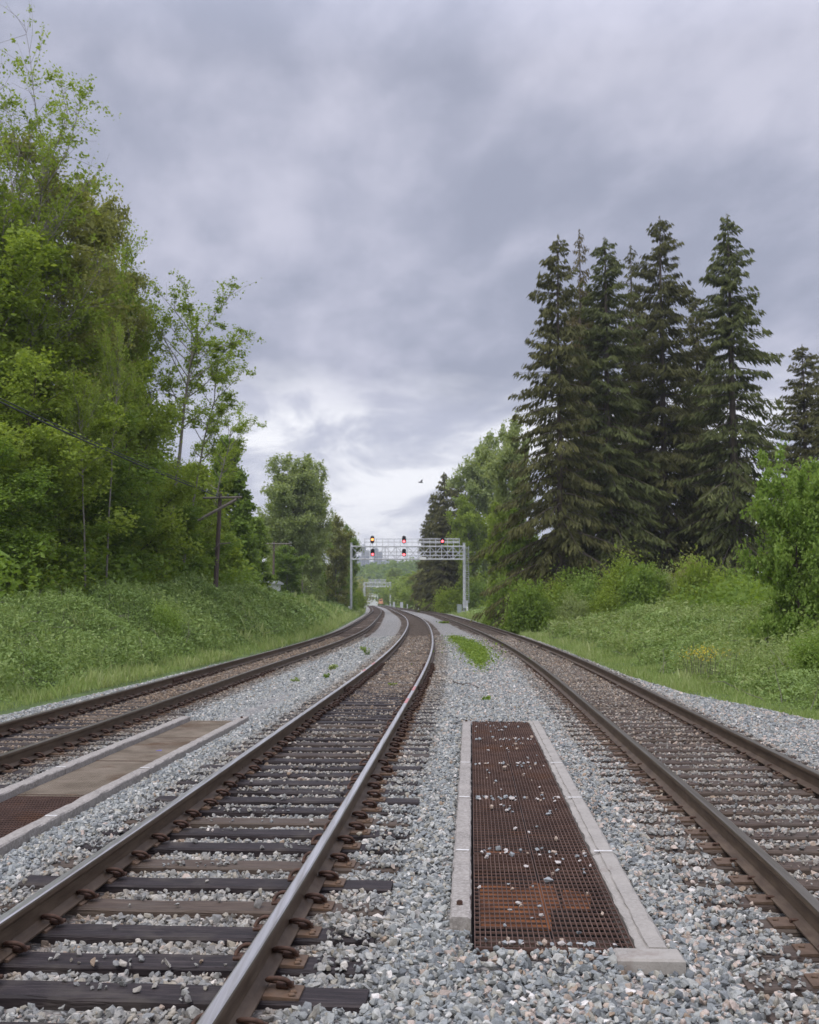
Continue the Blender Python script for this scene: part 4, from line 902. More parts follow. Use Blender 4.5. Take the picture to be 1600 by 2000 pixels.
T = [
 # proto px Y top name label cat group half mat rz
 ('sparse_tall', 15, 34, 85, 'alder_tree', 'tallest sparse tree at the left edge, bare upright branches with small leaf tufts', G1, 165, None, 0.0),
 ('sparse_tall', -45, 36, 130, 'alder_tree', 'thin-crowned tree half out of frame beside the tallest sparse tree at the left edge', G1, 150, None, 0.6),
 ('tall_b', 78, 46, 352, 'alder_tree', 'broad olive tree right behind the tallest sparse tree on the left', G1, 150, None, None),
 ('tall_b', 178, 50, 398, 'alder_tree', 'olive tree whose rounded shoulder steps down beside the open sky on the left', G1, 85, None, None),
 ('tall_a', -50, 38, 400, 'alder_tree', 'dense green tree cut by the left frame edge above the cable', G1, 190, None, None),
 ('tall_b', 22, 36, 470, 'alder_tree', 'dense fresh-green tree low in front of the broad olive tree', G1, 150, LM['leaf'], None),
 ('tall_a', 232, 50, 520, 'alder_tree', 'dense green tree with pale stem, last of the dense ones before the open branches', G1, 72, None, None),
 ('tall_b', 205, 44, 610, 'alder_tree', 'yellowish green tree with a grey trunk above the middle of the cable', G1, 85, LM['leaf'], None),
 ('mid_a', 120, 41, 600, 'alder_tree', 'bushy green tree filling the lower crown line left of the grey trunk', G1, 120, None, None),
 ('open_b', 305, 56, 540, 'alder_tree', 'open tree with a bare grey trunk left of the double-topped open tree', G1, 70, None, 2.9),
 ('open_a', 322, 58, 512, 'alder_tree', 'open tree leaning right with a leafy top over bare branches', G1, 110, None, 0.0),
 ('open_b', 352, 63, 625, 'alder_tree', 'open tree leaning right, its leafy arm reaching furthest into the sky', G1, 72, None, -.1),
 ('open_b', 392, 68, 745, 'alder_tree', 'small open tree leaning over the utility pole with drooping twigs', G1, 60, LM['leaf'], .1),
 ('mid_a', 40, 33, 760, 'alder_tree', 'dense low tree at the left edge below the cable end', G1, 150, None, None),
 ('mid_b', 150, 38, 800, 'alder_tree', 'dense mid-green tree under the cable left of centre', G1, 130, None, None),
 ('mid_a', 240, 52, 790, 'alder_tree', 'leafy tree under the cable between grey trunks', G1, 110, LM['leaf'], None),
 ('mid_b', 330, 60, 905, 'alder_tree', 'leafy tree filling the gap below the open leaning trees', G1, 90, LM['leaf'], None),
 ('edge', 398, 66, 905, 'alder_tree', 'leafy tree just left of the brown utility pole', G1, 75, LM['leaf'], None),
 ('edge', 452, 72, 850, 'alder_tree', 'deep green bushy tree standing behind the brown utility pole', G1, 62, None, None),
 ('edge', 492, 82, 1010, 'alder_tree', 'low deep green tree at the right end of the left wood', G1, 45, None, None),
 ('edge', 470, 62, 1060, 'alder_tree', 'small deep green tree right of the brown utility pole foot', G1, 48, None, None),
 ('mid_a', 60, 31, 960, 'alder_tree', 'low spreading tree at the wood edge on the far left above the brambles', G1, 120, LM['leaf_deep'], None),
 ('mid_b', 180, 36, 985, 'alder_tree', 'low tree at the wood edge above the highest brambles', G1, 105, None, None),
 ('mid_a', 290, 46, 985, 'alder_tree', 'low tree at the wood edge left of the cable end', G1, 90, LM['leaf_deep'], None),
 ('mid_b', 365, 56, 1000, 'alder_tree', 'low tree at the wood edge under the broken crossarm', G1, 75, None, None),
 ('mid_b', -40, 29, 900, 'alder_tree', 'low dark tree half out of frame at the left edge', G1, 130, None, None),
 ('tall_a', 270, 84, 890, 'alder_tree', 'back-row tree seen between the bare leaning trunks', G1, 80, LM['leaf_deep'], None),
 ('open_a', 206, 46, 590, 'alder_tree', 'tree with a tall bare grey trunk standing in front of the dense left wood', G1, 42, None, 1.2),
 ('open_a', 166, 44, 700, 'alder_tree', 'tree with a thin pale trunk left of the tall bare grey trunk', G1, 45, None, 4.0),
 # middle distance left
 ('round', 572, 150, 900, 'poplar_tree', 'large round-topped tree alone left of the signal gantry', G3, 60, None, None),
 ('round', 608, 158, 918, 'poplar_tree', 'right half of the round-topped pair left of the signal gantry', G3, 34, LM['leaf_pale'], None),
 ('round_b', 540, 162, 965, 'poplar_tree', 'lower left companion of the large round-topped tree', G3, 34, LM['leaf_pale'], None),
 ('round_b', 655, 175, 1002, 'poplar_tree', 'smaller rounded tree between round-topped tree and gantry post', G3, 34, None, None),
 ('round_b', 682, 190, 1020, 'poplar_tree', 'tree whose edge almost touches the left gantry post', G3, 22, LM['leaf_deep'], None),
 ('round_b', 598, 165, 1010, 'poplar_tree', 'deep green tree below the round-topped pair', G3, 40, LM['leaf_deep'], None),
 ('round_b', 560, 140, 1062, 'poplar_tree', 'low tree behind the second utility pole', G3, 40, LM['leaf_deep'], None),
 ('bush_far', 622, 176, 1090, 'bush', 'deep green bush behind the rearmost utility poles', G3, 42, None, None),
 ('bush_far', 664, 178, 1112, 'bush', 'yellow-green bush beside the foot of the left gantry post', G3, 30, LM['leaf_bright'], None),
 ('bush_far', 700, 230, 1140, 'bush', 'rounded bush right behind the left gantry post', G3, 16, LM['leaf'], None),
 ('bush_far', 575, 172, 1118, 'bush', 'low bush under the crossed arms of the third utility pole', G3, 42, LM['leaf_deep'], None),
 ('bush_far', 552, 140, 1128, 'bush', 'low dark bush at the foot of the second utility pole', G3, 36, LM['leaf_deep'], None),
 # right
 ('con_c', 1098, 82, 460, 'spruce_tree', 'dark conifer at the left of the tall group, its skirt widest towards the tracks', G2, 125, None, None),
 ('con_thin', 1141, 88, 448, 'spruce_tree', 'thin brownish spire between the two leftmost tall conifers', G2, 60, None, None),
 ('con_b', 1192, 86, 462, 'spruce_tree', 'olive-tinted conifer second of the large ones from the left', G2, 128, None, None),
 ('con_a', 1303, 92, 422, 'spruce_tree', 'tallest pointed dark conifer in the middle of the group', G2, 135, None, None),
 ('con_thin', 1243, 96, 480, 'spruce_tree', 'narrow conifer with hooked tip left of the tallest pointed one', G2, 75, LM['needle'], None),
 ('con_b', 1440, 88, 418, 'spruce_tree', 'conifer with ragged bent tip at the right of the tall group', G2, 128, LM['needle_green'], 1.0),
 ('con_a', 1582, 105, 672, 'spruce_tree', 'lower dark conifer near the right edge behind the bright maple', G2, 110, None, None),
 ('con_c', 1640, 100, 640, 'spruce_tree', 'dark conifer mostly out of frame at the right edge', G2, 120, None, None),
 ('con_b', 1150, 98, 560, 'spruce_tree', 'conifer crown filling in behind the two leftmost tall ones', G2, 120, LM['needle'], None),
 ('con_c', 1250, 99, 590, 'spruce_tree', 'conifer crown half hidden left of the tallest pointed one', G2, 120, LM['needle_brown'], None),
 ('con_a', 1372, 101, 575, 'spruce_tree', 'conifer crown half hidden between the tallest pointed one and the ragged one', G2, 110, None, None),
 ('con_far', 1370, 104, 780, 'spruce_tree', 'shorter conifer filling the gap right of the tallest pointed one', G2, 90, None, None),
 ('con_far', 1245, 102, 760, 'spruce_tree', 'shorter dark conifer behind the gap left of the tallest pointed one', G2, 100, None, None),
 ('con_far', 868, 195, 922, 'spruce_tree', 'small pointed conifer right above the red lamp of the gantry', G3, 44, None, None),
 ('con_far', 895, 200, 925, 'spruce_tree', 'dark conifer right of the small pointed one above the gantry', G3, 48, None, None),
 ('con_far', 848, 215, 962, 'spruce_tree', 'dark conifer at the left end of the right-hand wood', G3, 40, None, None),
 ('con_far', 834, 235, 1005, 'spruce_tree', 'low dark conifer behind the gantry railing', G3, 30, None, None),
 ('con_far', 866, 188, 985, 'spruce_tree', 'dark conifer seen through the right half of the gantry truss', G3, 44, None, None),
 ('round_b', 945, 186, 836, 'cottonwood_tree', 'pale olive tree left of the tall conifers', G3, 56, LM['leaf_pale'], None),
 ('round_b', 1000, 112, 800, 'cottonwood_tree', 'pale feathery tree peeping out behind the leftmost tall conifer', G3, 58, LM['leaf_pale'], None),
 ('round_b', 915, 182, 960, 'cottonwood_tree', 'mid-green tree behind the right gantry post', G3, 42, LM['leaf'], None),
 ('round_b', 978, 104, 975, 'cottonwood_tree', 'fresh green tree below the pale olive tree', G3, 36, LM['leaf'], None),
 ('round_b', 1015, 92, 985, 'cottonwood_tree', 'fresh green tree tucked against the leftmost tall conifer', G3, 40, LM['leaf_deep'], None),
 ('bush_far', 985, 90, 1100, 'bush', 'deep green bush right of the gantry ladder', G4, 42, LM['leaf_deep'], None),
 ('bush_far', 880, 182, 1135, 'bush', 'fresh green bush just left of the right gantry post', G4, 34, LM['leaf'], None),
 ('bush_far', 848, 200, 1143, 'bush', 'fresh green bush further along the tracks left of the gantry post', G4, 26, LM['leaf'], None),
 ('bush_far', 938, 178, 1120, 'bush', 'bush directly behind the cabinet at the right gantry foot', G4, 36, LM['leaf_deep'], None),
 ('bush_far', 1075, 98, 1010, 'bush', 'tall dark bush showing between the lower limbs of the leftmost tall conifer', G3, 70, LM['leaf_deep'], None),
 ('bush_far', 1030, 74, 1110, 'bush', 'dark bush below the leftmost tall conifer', G4, 50, LM['leaf_deep'], None),
 ('bush_a', 1085, 66, 1125, 'bush', 'fresh green bush under the left conifer skirt', G4, 55, None, None),
 ('bush_b', 1150, 62, 1105, 'bush', 'yellow-green bush at the foot of the olive-tinted conifer', G4, 60, None, None),
 ('bush_a', 1225, 60, 1075, 'bush', 'tall fresh green bush below the tallest pointed conifer', G4, 66, None, None),
 ('bush_b', 1290, 56, 1098, 'bush', 'yellow-green twiggy bush below the middle of the conifer group', G4, 55, LM['leaf_pale'], None),
 ('bush_a', 1350, 58, 1078, 'bush', 'bush with pale upright twigs left of the bright maple', G4, 46, LM['leaf_olive'], None),
 ('bush_a', 1400, 52, 1130, 'bush', 'dark green bush touching the left side of the bright maple', G4, 52, LM['leaf_deep'], None),
 ('bush_b', 1060, 60, 1148, 'bush', 'small dark bush nearest the track side of the shrub row', G4, 40, LM['leaf_deep'], None),
 ('bush_a', 1120, 56, 1150, 'bush', 'small pale bush low in front of the left conifer skirt', G4, 38, LM['leaf_pale'], None),
 ('bush_b', 1190, 54, 1142, 'bush', 'fresh green low bush between the two yellow-green ones', G4, 45, LM['leaf'], None),
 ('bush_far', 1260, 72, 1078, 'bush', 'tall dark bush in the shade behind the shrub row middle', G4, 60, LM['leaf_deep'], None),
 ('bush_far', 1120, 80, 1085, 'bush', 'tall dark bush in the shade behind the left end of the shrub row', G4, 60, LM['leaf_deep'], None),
 ('bush_far', 1370, 70, 1060, 'bush', 'tall loose bush behind the pale upright twigs', G4, 55, LM['leaf'], None),
 ('bush_a', 1325, 48, 1150, 'bush', 'low spreading bush in front of the pale upright twigs', G4, 42, LM['leaf'], None),
 ('bush_b', 1240, 50, 1168, 'bush', 'smallest yellow-green bush at the meadow edge', G4, 34, LM['leaf_bright'], None),
 ('bush_b', 1385, 46, 1165, 'bush', 'small olive bush at the meadow edge left of the maple', G4, 30, LM['leaf_olive'], None),
 ('bush_far', 1445, 62, 1090, 'bush', 'dark bush seen between maple and ragged conifer', G4, 50, LM['leaf_deep'], None),
 ('maple', 1560, 36, 908, 'maple_tree', 'bright green maple with broad leaves at the right edge', G4, 118, None, None),
 ('maple', 1640, 38, 930, 'maple_tree', 'second bright maple mostly cut off by the right edge', G4, 140, None, None),
 ('bush_a', 1600, 27, 1212, 'bush', 'nearest bush at the right edge below the maple', G4, 60, LM['leaf_bright'], None),
 ('bush_b', 322, 41, 1168, 'bush', 'bright yellow-green shrub standing out of the bramble bank', 'shrubs on the bramble bank', 44, LM['leaf_bright'], None),
 ('bush_b', 495, 66, 1158, 'bush', 'yellow-green shrub on the bank right of the utility pole foot', 'shrubs on the bramble bank', 26, LM['leaf_bright'], None),
]
def lbl_cat(nm): return 'bush' if nm == 'bush' else 'tree'
for (pr, px, Y, top, nm, lab, g, half, mat, rz) in T:
    tree(pr, px, Y, top, nm, lab, lbl_cat(nm), g, half, mat, rz=rz)
# far trees along both sides of the line
r_ = np.random.default_rng(55)
def far_row(side, ys, hs, kinds):
    words_l = ['left'] if side < 0 else ['right']
    for i, (Y, h) in enumerate(zip(ys, hs)):
        X = (float(EL(Y)) - 7.5 - r_.uniform(0, 4)) if side < 0 else (float(ER(Y)) + 3.5 + r_.uniform(0, 4))
        pr = kinds[i % len(kinds)]; ms, H, Rc = PR[pr]; s = h / H
        o = plant_tree('distant_tree' if pr != 'bush_far' else 'distant_bush', ms, X, Y, 'green %s beside the far tracks, one of the row on the %s' % ('bush' if pr == 'bush_far' else 'conifer' if pr == 'con_far' else 'tree', words_l[0]), 'bush' if pr == 'bush_far' else 'tree', 'far row of trees on the %s' % words_l[0], sc=(s * 1.15, s * 1.15, s), rz=r_.uniform(0, 6), names=('stem', 'foliage') if pr == 'bush_far' else ('trunk', 'crown'), mat=LM[['leaf', 'leaf_deep', 'leaf_olive'][r_.integers(3)]] if pr != 'con_far' else None)
far_row(1, [200, 225, 250, 280, 310, 345, 385, 430, 480, 540], [6, 9, 7, 10, 8, 11, 12, 12, 15, 17], ['bush_far', 'round_b', 'bush_far', 'round', 'bush_far', 'round_b'])
far_row(-1, [225, 250, 285, 320, 360, 400, 450, 500, 560], [6, 7, 6, 9, 8, 12, 13, 15, 16], ['bush_far', 'round_b', 'bush_far', 'round_b', 'round'])
# ---- bramble bank, meadow and grass (uncountable ground cover) ---------------
def cover(name, label, X, Y, Z, S, mat, up, asp, tint=None, axis=None, lift=None, mats=None):
    V, Q, tn = leaf_quads(np.stack([X, Y, Z], 1), S, up, rng, asp, tint, axis)
    link(name, mesh_np(name, V, [Q], [mat], attrs={'tint': tn}), kind='stuff', label=label)
def sample(side, rings):
    Xs, Ys, Ss = [], [], []
    for y0, y1, d0, d1, dens, size in rings:
        n = int((y1 - y0) * (d1 - d0) * dens); Y = rng.uniform(y0, y1, n); d = rng.uniform(d0, d1, n)
        X = (EL(Y) - d) if side < 0 else (ER(Y) + d); k = np.abs(X) < .372 * Y + 3.0; Xs.append(X[k]); Ys.append(Y[k]); Ss.append(size * np.exp(rng.normal(0, .3, k.sum())))
    return map(np.concatenate, (Xs, Ys, Ss))
def bramble(side, rings, d_in, label, mat):
    X, Y, S = sample(side, rings); d = (EL(Y) - X) if side < 0 else (X - ER(Y))
    cl = np.clip(.5 + .35 * lump(X, Y, 3.2, 61) + .3 * lump(X, Y, 1.3, 66), 0, 1.1); big = np.clip(.5 + .55 * lump(X, Y, .9, 67), 0, 1); hgt = sm((d - d_in) / 1.2) * (.06 + .34 * cl + .40 * big ** 2)
    k = rng.random(len(X)) < sm((d - d_in + .3) / .9) ; X, Y, S, d, cl, hgt = X[k], Y[k], S[k], d[k], cl[k], hgt[k]
    Z = mound(X, Y) + .02 + hgt * rng.random(len(X)) ** .45
    t = np.clip(-.02 + .42 * cl + .28 * np.clip(.5 + .6 * lump(X, Y, .45, 68), 0, 1) + .35 * (rng.random(len(X)) - .4) + .15 * lump(X, Y, .5, 62), 0, 1)
    cover('bramble_thicket', label, X, Y, Z, S, mat, .55, .62, t)
def tufts(side, rings, d_lo, d_hi, label, h):
    X, Y, S = sample(side, rings); d = (EL(Y) - X) if side < 0 else (X - ER(Y)); w = sm((d_hi - d) / 1.5) * sm((d - d_lo) / .25 + .3)
    clump = .5 + .5 * lump(X, Y, 2.2, 63); k = rng.random(len(X)) < w * (.35 + .65 * clump); X, Y, S, clump = X[k], Y[k], S[k], clump[k]
    ln = S * (h * (.5 + clump * .9)); Z = mound(X, Y) + ln * .75
    ax = rng.normal(0, .28, (len(X), 3)); ax[:, 2] = 1
    V, Q, tn = leaf_quads(np.stack([X, Y, Z], 1), ln, 0, rng, .11, np.clip(.3 + .5 * clump + rng.normal(0, .2, len(X)), 0, 1), ax, curl=.03)
    link('grass', mesh_np('grass', V, [Q], [M['leaf_grass']], attrs={'tint': tn}), kind='stuff', label=label)
bramble(-1, [(11, 24, 0, 9, 900, .034), (24, 42, 0, 11, 700, .040), (42, 75, 0, 13, 300, .060), (75, 150, 0, 13, 60, .13), (150, 330, 0, 10, 14, .26)], .55, 'thick green brambles covering the bank left of the tracks', M['leaf_bramble'])
bramble(1, [(14, 26, .5, 10, 760, .034), (26, 45, .5, 14, 480, .044), (45, 80, .5, 16, 180, .070), (80, 160, 1.5, 10, 55, .13), (160, 400, .5, 9, 12, .28)], 1.1, 'tangled brambles and low weeds on the meadow right of the tracks', M['leaf_bramble'])
tufts(-1, [(11, 24, -.1, 4.6, 900, .14), (24, 45, -.1, 4.6, 520, .17), (45, 90, -.1, 5, 170, .24), (90, 220, 0, 7, 40, .4)], -.1, 4.6, 'fresh grass along the foot of the left bank', .6)
tufts(1, [(11, 24, .0, 4.5, 1000, .12), (24, 45, .0, 5.5, 560, .14), (45, 90, .0, 6, 190, .20), (90, 220, 0, 6, 45, .34)], 0.0, 5.5, 'fresh grass between the right track ballast and the brambles', .55)
def stalks(side, y0, y1, d0, d1, n, h, mat, label, s0):
    Y = y0 + (y1 - y0) * rng.random(n) ** 1.3; d = rng.uniform(d0, d1, n); X = (EL(Y) - d) if side < 0 else (ER(Y) + d); cl = lump(X, Y, .9, s0); k = (cl > -.1) & (np.abs(X) < .372 * Y + 3); X, Y, cl = X[k], Y[k], cl[k]; n = len(X)
    hh = h * (.5 + .5 * cl.clip(0, 1)) * rng.uniform(.6, 1.25, n); rep_ = 7; f = rng.uniform(.25, 1, (n, rep_)); lean = rng.normal(0, .22, (n, 2))
    P = np.stack([(X[:, None] + lean[:, :1] * f * hh[:, None]), (Y[:, None] + lean[:, 1:] * f * hh[:, None]), (mound(X, Y)[:, None] + .1 + f * hh[:, None])], -1).reshape(-1, 3)
    sz = np.repeat((.022 + Y * .0011), rep_) * np.exp(rng.normal(0, .3, n * rep_)); tt = np.clip(np.repeat(.45 + .3 * cl, rep_) + rng.normal(0, .2, n * rep_), 0, 1)
    V, Q, tn = leaf_quads(P, sz, .3, rng, .4, tt); ax = np.stack([lean[:, 0], lean[:, 1], np.ones(n)], 1); c = np.stack([X + lean[:, 0] * hh * .5, Y + lean[:, 1] * hh * .5, mound(X, Y) + .1 + hh * .5], 1)
    V2, Q2, tn2 = leaf_quads(c, hh * .55, 0, rng, .018, np.full(n, .8), ax, curl=.01)
    link('tall_weeds', mesh_np('tall_weeds', np.concatenate([V, V2]), [np.concatenate([Q, Q2 + len(V)])], [mat], attrs={'tint': np.concatenate([tn, tn2])}), kind='stuff', label=label)
stalks(1, 18, 75, 1.4, 14, 18000, 1.05, M['leaf_grass'], 'loose tall weeds and seedy grass rising over the right meadow', 91)
def dead_stems(side, n, label):
    Y = 15 + 60 * rng.random(n) ** 1.4; d = rng.uniform(1.0, 9, n); X = (EL(Y) - d) if side < 0 else (ER(Y) + d); k = np.abs(X) < .372 * Y + 2; X, Y = X[k], Y[k]; Z = mound(X, Y); segs = []
    for x, y, z in zip(X, Y, Z):
        a = rng.uniform(0, 6.28); c = curve((x, y, z), (math.cos(a) * .7, math.sin(a) * .7, 1), rng.uniform(.5, 1.3), rng, 4, .25, -.12); segs.append((c, np.linspace(.010, .004, 5)))
    tv, tq = tube_np(segs, 4); link('dead_stems', mesh_np('dead_stems', tv, [tq], [M['pole_grey']]), kind='stuff', label=label)
dead_stems(-1, 420, 'bare brown stems arching out of the left brambles'); dead_stems(1, 300, 'bare brown stems in the right meadow')
stalks(-1, 16, 80, .8, 8, 13000, .85, M['leaf_bramble'], 'tall weed stems sticking out of the left bramble bank', 92)
# dense leafy understorey between trunks on both sides
def understorey(x0, x1, y0, y1, n, zlo, zhi, size, mat, label, keep):
    X = rng.uniform(x0, x1, n); Y = rng.uniform(y0, y1, n); k = keep(X, Y); X, Y = X[k], Y[k]
    cl = .5 + .5 * lump(X, Y, 1.1, 71); Z = mound(X, Y) + zlo + (zhi - zlo) * rng.random(len(X)) ** 1.3 * (.35 + .65 * cl)
    cover('undergrowth', label, X, Y, Z, size * np.exp(rng.normal(0, .3, len(X))), mat, .5, .62, np.clip(.2 + .4 * cl + .4 * (rng.random(len(X)) - .4), 0, 1))
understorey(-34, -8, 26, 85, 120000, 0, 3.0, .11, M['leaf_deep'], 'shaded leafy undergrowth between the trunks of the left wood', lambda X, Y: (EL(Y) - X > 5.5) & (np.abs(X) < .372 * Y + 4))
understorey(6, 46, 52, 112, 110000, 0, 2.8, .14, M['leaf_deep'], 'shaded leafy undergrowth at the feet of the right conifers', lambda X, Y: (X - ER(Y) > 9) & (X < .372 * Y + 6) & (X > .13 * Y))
# ---- small weeds in the gravel ----------------------------------------------
def weed(px, py, w, h, n, label, mat, zf=-.03):
    X, Y = atz(px, py, zf); r = np.random.default_rng(int(px + py)); segs = []; C = []
    for k in range(max(3, n // 60)):
        a = r.uniform(0, 6.28); b = np.array([math.cos(a) * w * .35 * r.random(), math.sin(a) * w * .35 * r.random(), 0]); c = curve(b, (math.cos(a) * .5, math.sin(a) * .5, 1), h * r.uniform(.7, 1.1), r, 4, .15); segs.append((c, np.linspace(.004, .0015, 5)))
        C.append(np.repeat(c, max(4, n // (5 * max(3, n // 60))), 0))
    C = np.concatenate(C); C = C + r.normal(0, 1, C.shape) * [w * .16, w * .16, h * .12]; C[:, 2] = np.abs(C[:, 2])
    V, Q, tn = leaf_quads(C, np.full(len(C), .018) * np.exp(r.normal(0, .3, len(C))) * (1 + Y * .02), .4, r, .5)
    tv, tq = tube_np(segs, 4); z = float(bed_z(X, Y)) + .01
    o = thing('weed', label, 'weed', (X, Y, z), 0, 'weeds growing in the gravel'); link('stem', mesh_np('stem', tv, [tq], [M['bark_moss']]), o); link('foliage', mesh_np('foliage', V, [Q], [mat], attrs={'tint': tn}), o)
def patch():
    pts = [atz(*p, -.02) for p in ((882, 1252), (905, 1256), (925, 1262), (945, 1272), (950, 1290), (944, 1316), (936, 1314), (928, 1300), (912, 1282), (898, 1266))]
    P = np.array(pts); r = np.random.default_rng(8); x0, y0 = P.min(0); x1, y1 = P.max(0); X = r.uniform(x0, x1, 60000); Y = r.uniform(y0, y1, 60000)
    ins = np.zeros(len(X), bool)
    for i in range(len(P)):
        a, b = P[i], P[i - 1]; c = ((a[1] > Y) != (b[1] > Y)) & (X < (b[0] - a[0]) * (Y - a[1]) / (b[1] - a[1] + 1e-9) + a[0]); ins ^= c
    X, Y = X[ins], Y[ins]; q = lump(X, Y, 3.5, 15) + r.normal(0, .25, len(X)); X, Y = X[q > -.35], Y[q > -.35]; X, Y = X[:9000], Y[:9000]; hh = np.clip(.22 + .22 * lump(X, Y, 3.2, 5), .04, .5); Z = bed_z(X, Y) + hh * r.random(len(X)) ** .5 + .01
    C = np.stack([X, Y, Z], 1); ctr = np.array([X.mean(), Y.mean(), float(bed_z(X.mean(), Y.mean()))]); C[:, :2] += r.normal(0, .10, (len(C), 2)) * np.exp(r.normal(0, .8, (len(C), 1))); C[:, 1] += r.normal(0, .2, len(C)); V, Q, tn = leaf_quads(C - ctr, .032 * np.exp(r.normal(0, .3, len(C))), .5, r, .6)
    o = thing('weed_patch', 'bright green mossy weed patch in the gravel right of the middle track', 'weed patch', tuple(ctr), 0); link('foliage', mesh_np('foliage', V, [Q], [LM['leaf_deep']], attrs={'tint': tn}), o)
patch()
weed(885, 1250, .35, .22, 300, 'small weed at the tip of the mossy patch', LM['leaf']); weed(951, 1372, .12, .10, 200, 'single tiny green weed below the mossy patch', LM['leaf_bright'])
weed(868, 1218, .9, .15, 500, 'low dark weeds far along the gravel left of the right track', LM['leaf_deep'])
weed(650, 1303, .30, .15, 360, 'small weed tuft in the pale gravel left of the middle track, uppermost but one', LM['leaf_grass'], -.1); weed(641, 1328, .12, .12, 160, 'tiny bright weed in the gravel nearest the middle track joint', LM['leaf_bright'], -.1)
weed(713, 1268, .35, .15, 200, 'faint weed in the gravel furthest up between left and middle track', LM['leaf_grass'], -.1); weed(718, 1283, .14, .22, 140, 'upright thin weed beside the middle track rail', LM['leaf_deep'], -.1)
weed(580, 1325, .20, .12, 140, 'pale green weed in the gravel close to the left track', LM['leaf_grass'], -.1); weed(769, 1339, .16, .08, 120, 'little weed growing between the rails of the middle track', LM['leaf'], -.03)
# dead stick
mb = MB(); pts = [atz(px, py, -.01) for px, py in ((884, 1333), (893, 1337), (903, 1340), (912, 1338), (925, 1341), (936, 1347))]
c0 = pts[2]; mb.tube([(x - c0[0], y - c0[1], .035 + .02 * math.sin(3 * i)) for i, (x, y) in enumerate(pts)], [.012, .02, .022, .018, .02, .008], 6)
o = mb.build('dead_stick', M['bark'], None, True, loc=(c0[0], c0[1], float(bed_z(*c0)))); o['label'] = 'dark dead stick lying on the gravel below the mossy weed patch'; o['category'] = 'stick'
# yellow blossoms on the right
X, z = at(1372, 1275, 27); rr = np.random.default_rng(3); C = rr.normal(0, 1, (260, 3)) * [.28, .3, .10]; V, Q, tn = leaf_quads(C, np.full(260, .022), .5, rr)
o = thing('yellow_flowers', 'clump of small yellow flowers in the meadow right of the tracks', 'flowers', (X, 27, z)); link('blossom', mesh_np('blossom', V, [Q], [M['yellow']], attrs={'tint': tn}), o)
tv, tq = tube_np([(curve((c[0], c[1], -.5), (0, 0, 1), .5 + c[2], rr, 3, .1), np.full(4, .004)) for c in C[::6]], 4); link('stem', mesh_np('stem', tv, [tq], [M['bark_moss']]), o)

# ------------------------------------------------------------------ signal gantry
def truss_box(mb, L, D, H, z0, nb, rad, y_c=0.0):
    """box truss along x from -L/2 to L/2"""
    for y in (-D / 2, D / 2):
        for z in (z0, z0 + H): mb.tube([(-L / 2, y + y_c, z), (L / 2, y + y_c, z)], rad, 6)
        for i in range(nb + 1):
            x = -L / 2 + L * i / nb; mb.tube([(x, y + y_c, z0), (x, y + y_c, z0 + H)], rad * .6, 5)
            if i < nb:
                x2 = x + L / nb; a, b = (z0, z0 + H) if (i < nb / 2) ^ (y > 0) else (z0 + H, z0)
                if i % 2 == 0 or True: mb.tube([(x, y + y_c, b), (x2, y + y_c, a)], rad * .55, 5)
    for i in range(nb + 1):
        x = -L / 2 + L * i / nb
        for z in (z0, z0 + H): mb.tube([(x, -D / 2 + y_c, z), (x, D / 2 + y_c, z)], rad * .6, 5)
def stadium(w, h, n=10):
    r = w / 2; a = [(r * math.cos(t), h / 2 - r + r * math.sin(t)) for t in np.linspace(0, math.pi, n)]; b = [(r * math.cos(t), -h / 2 + r + r * math.sin(t)) for t in np.linspace(math.pi, 2 * math.pi, n)]; return a + b
def signal(root, x, y, z, lens_mat, dz, lab):
    mb = MB(); o = stadium(.62, 1.20); mb.prism([(x + a, z + b) for a, b in o], y, y + .03)
    mb.box((x, y + .15, z), (.30, .26, .85), bev=.03)
    h = mb.build('signal_head', M['black'], root); h['label'] = lab
    for k in (-.3, 0, .3):
        m2 = MB(); n = 9; pts = [(x + .15 * math.cos(t), y - .22, z + k + .15 * math.sin(t)) for t in np.linspace(-.3, math.pi + .3, n)]
        V = [(a, y, c) for a, b, c in pts] + [(a, y - .24, c) for a, b, c in pts] + [(x + (a - x) * .95, y, z + k + (c - z - k) * .95) for a, b, c in pts] + [(x + (a - x) * .95, y - .24, z + k + (c - z - k) * .95) for a, b, c in pts]
        m2.add(V, [[i, i + 1, n + i + 1, n + i] for i in range(n - 1)] + [[2 * n + i, 3 * n + i, 3 * n + i + 1, 2 * n + i + 1] for i in range(n - 1)] + [[n + i, n + i + 1, 3 * n + i + 1, 3 * n + i] for i in range(n - 1)])
        m2.build('lamp_hood', M['black'], h)
    m3 = MB(); m3.tube([(x, y - .005, z + dz), (x, y - .03, z + dz)], .17, 16); m3.build('lit_lamp', lens_mat, h)
    m4 = MB(); m4.tube([(x, y + .25, z - .95), (x, y + .25, z + .6)], .045, 6); m4.tube([(x, y + .25, z - .3), (x, y + .75, z - .3)], .03, 5); m4.build('bracket', M['galv'], h)
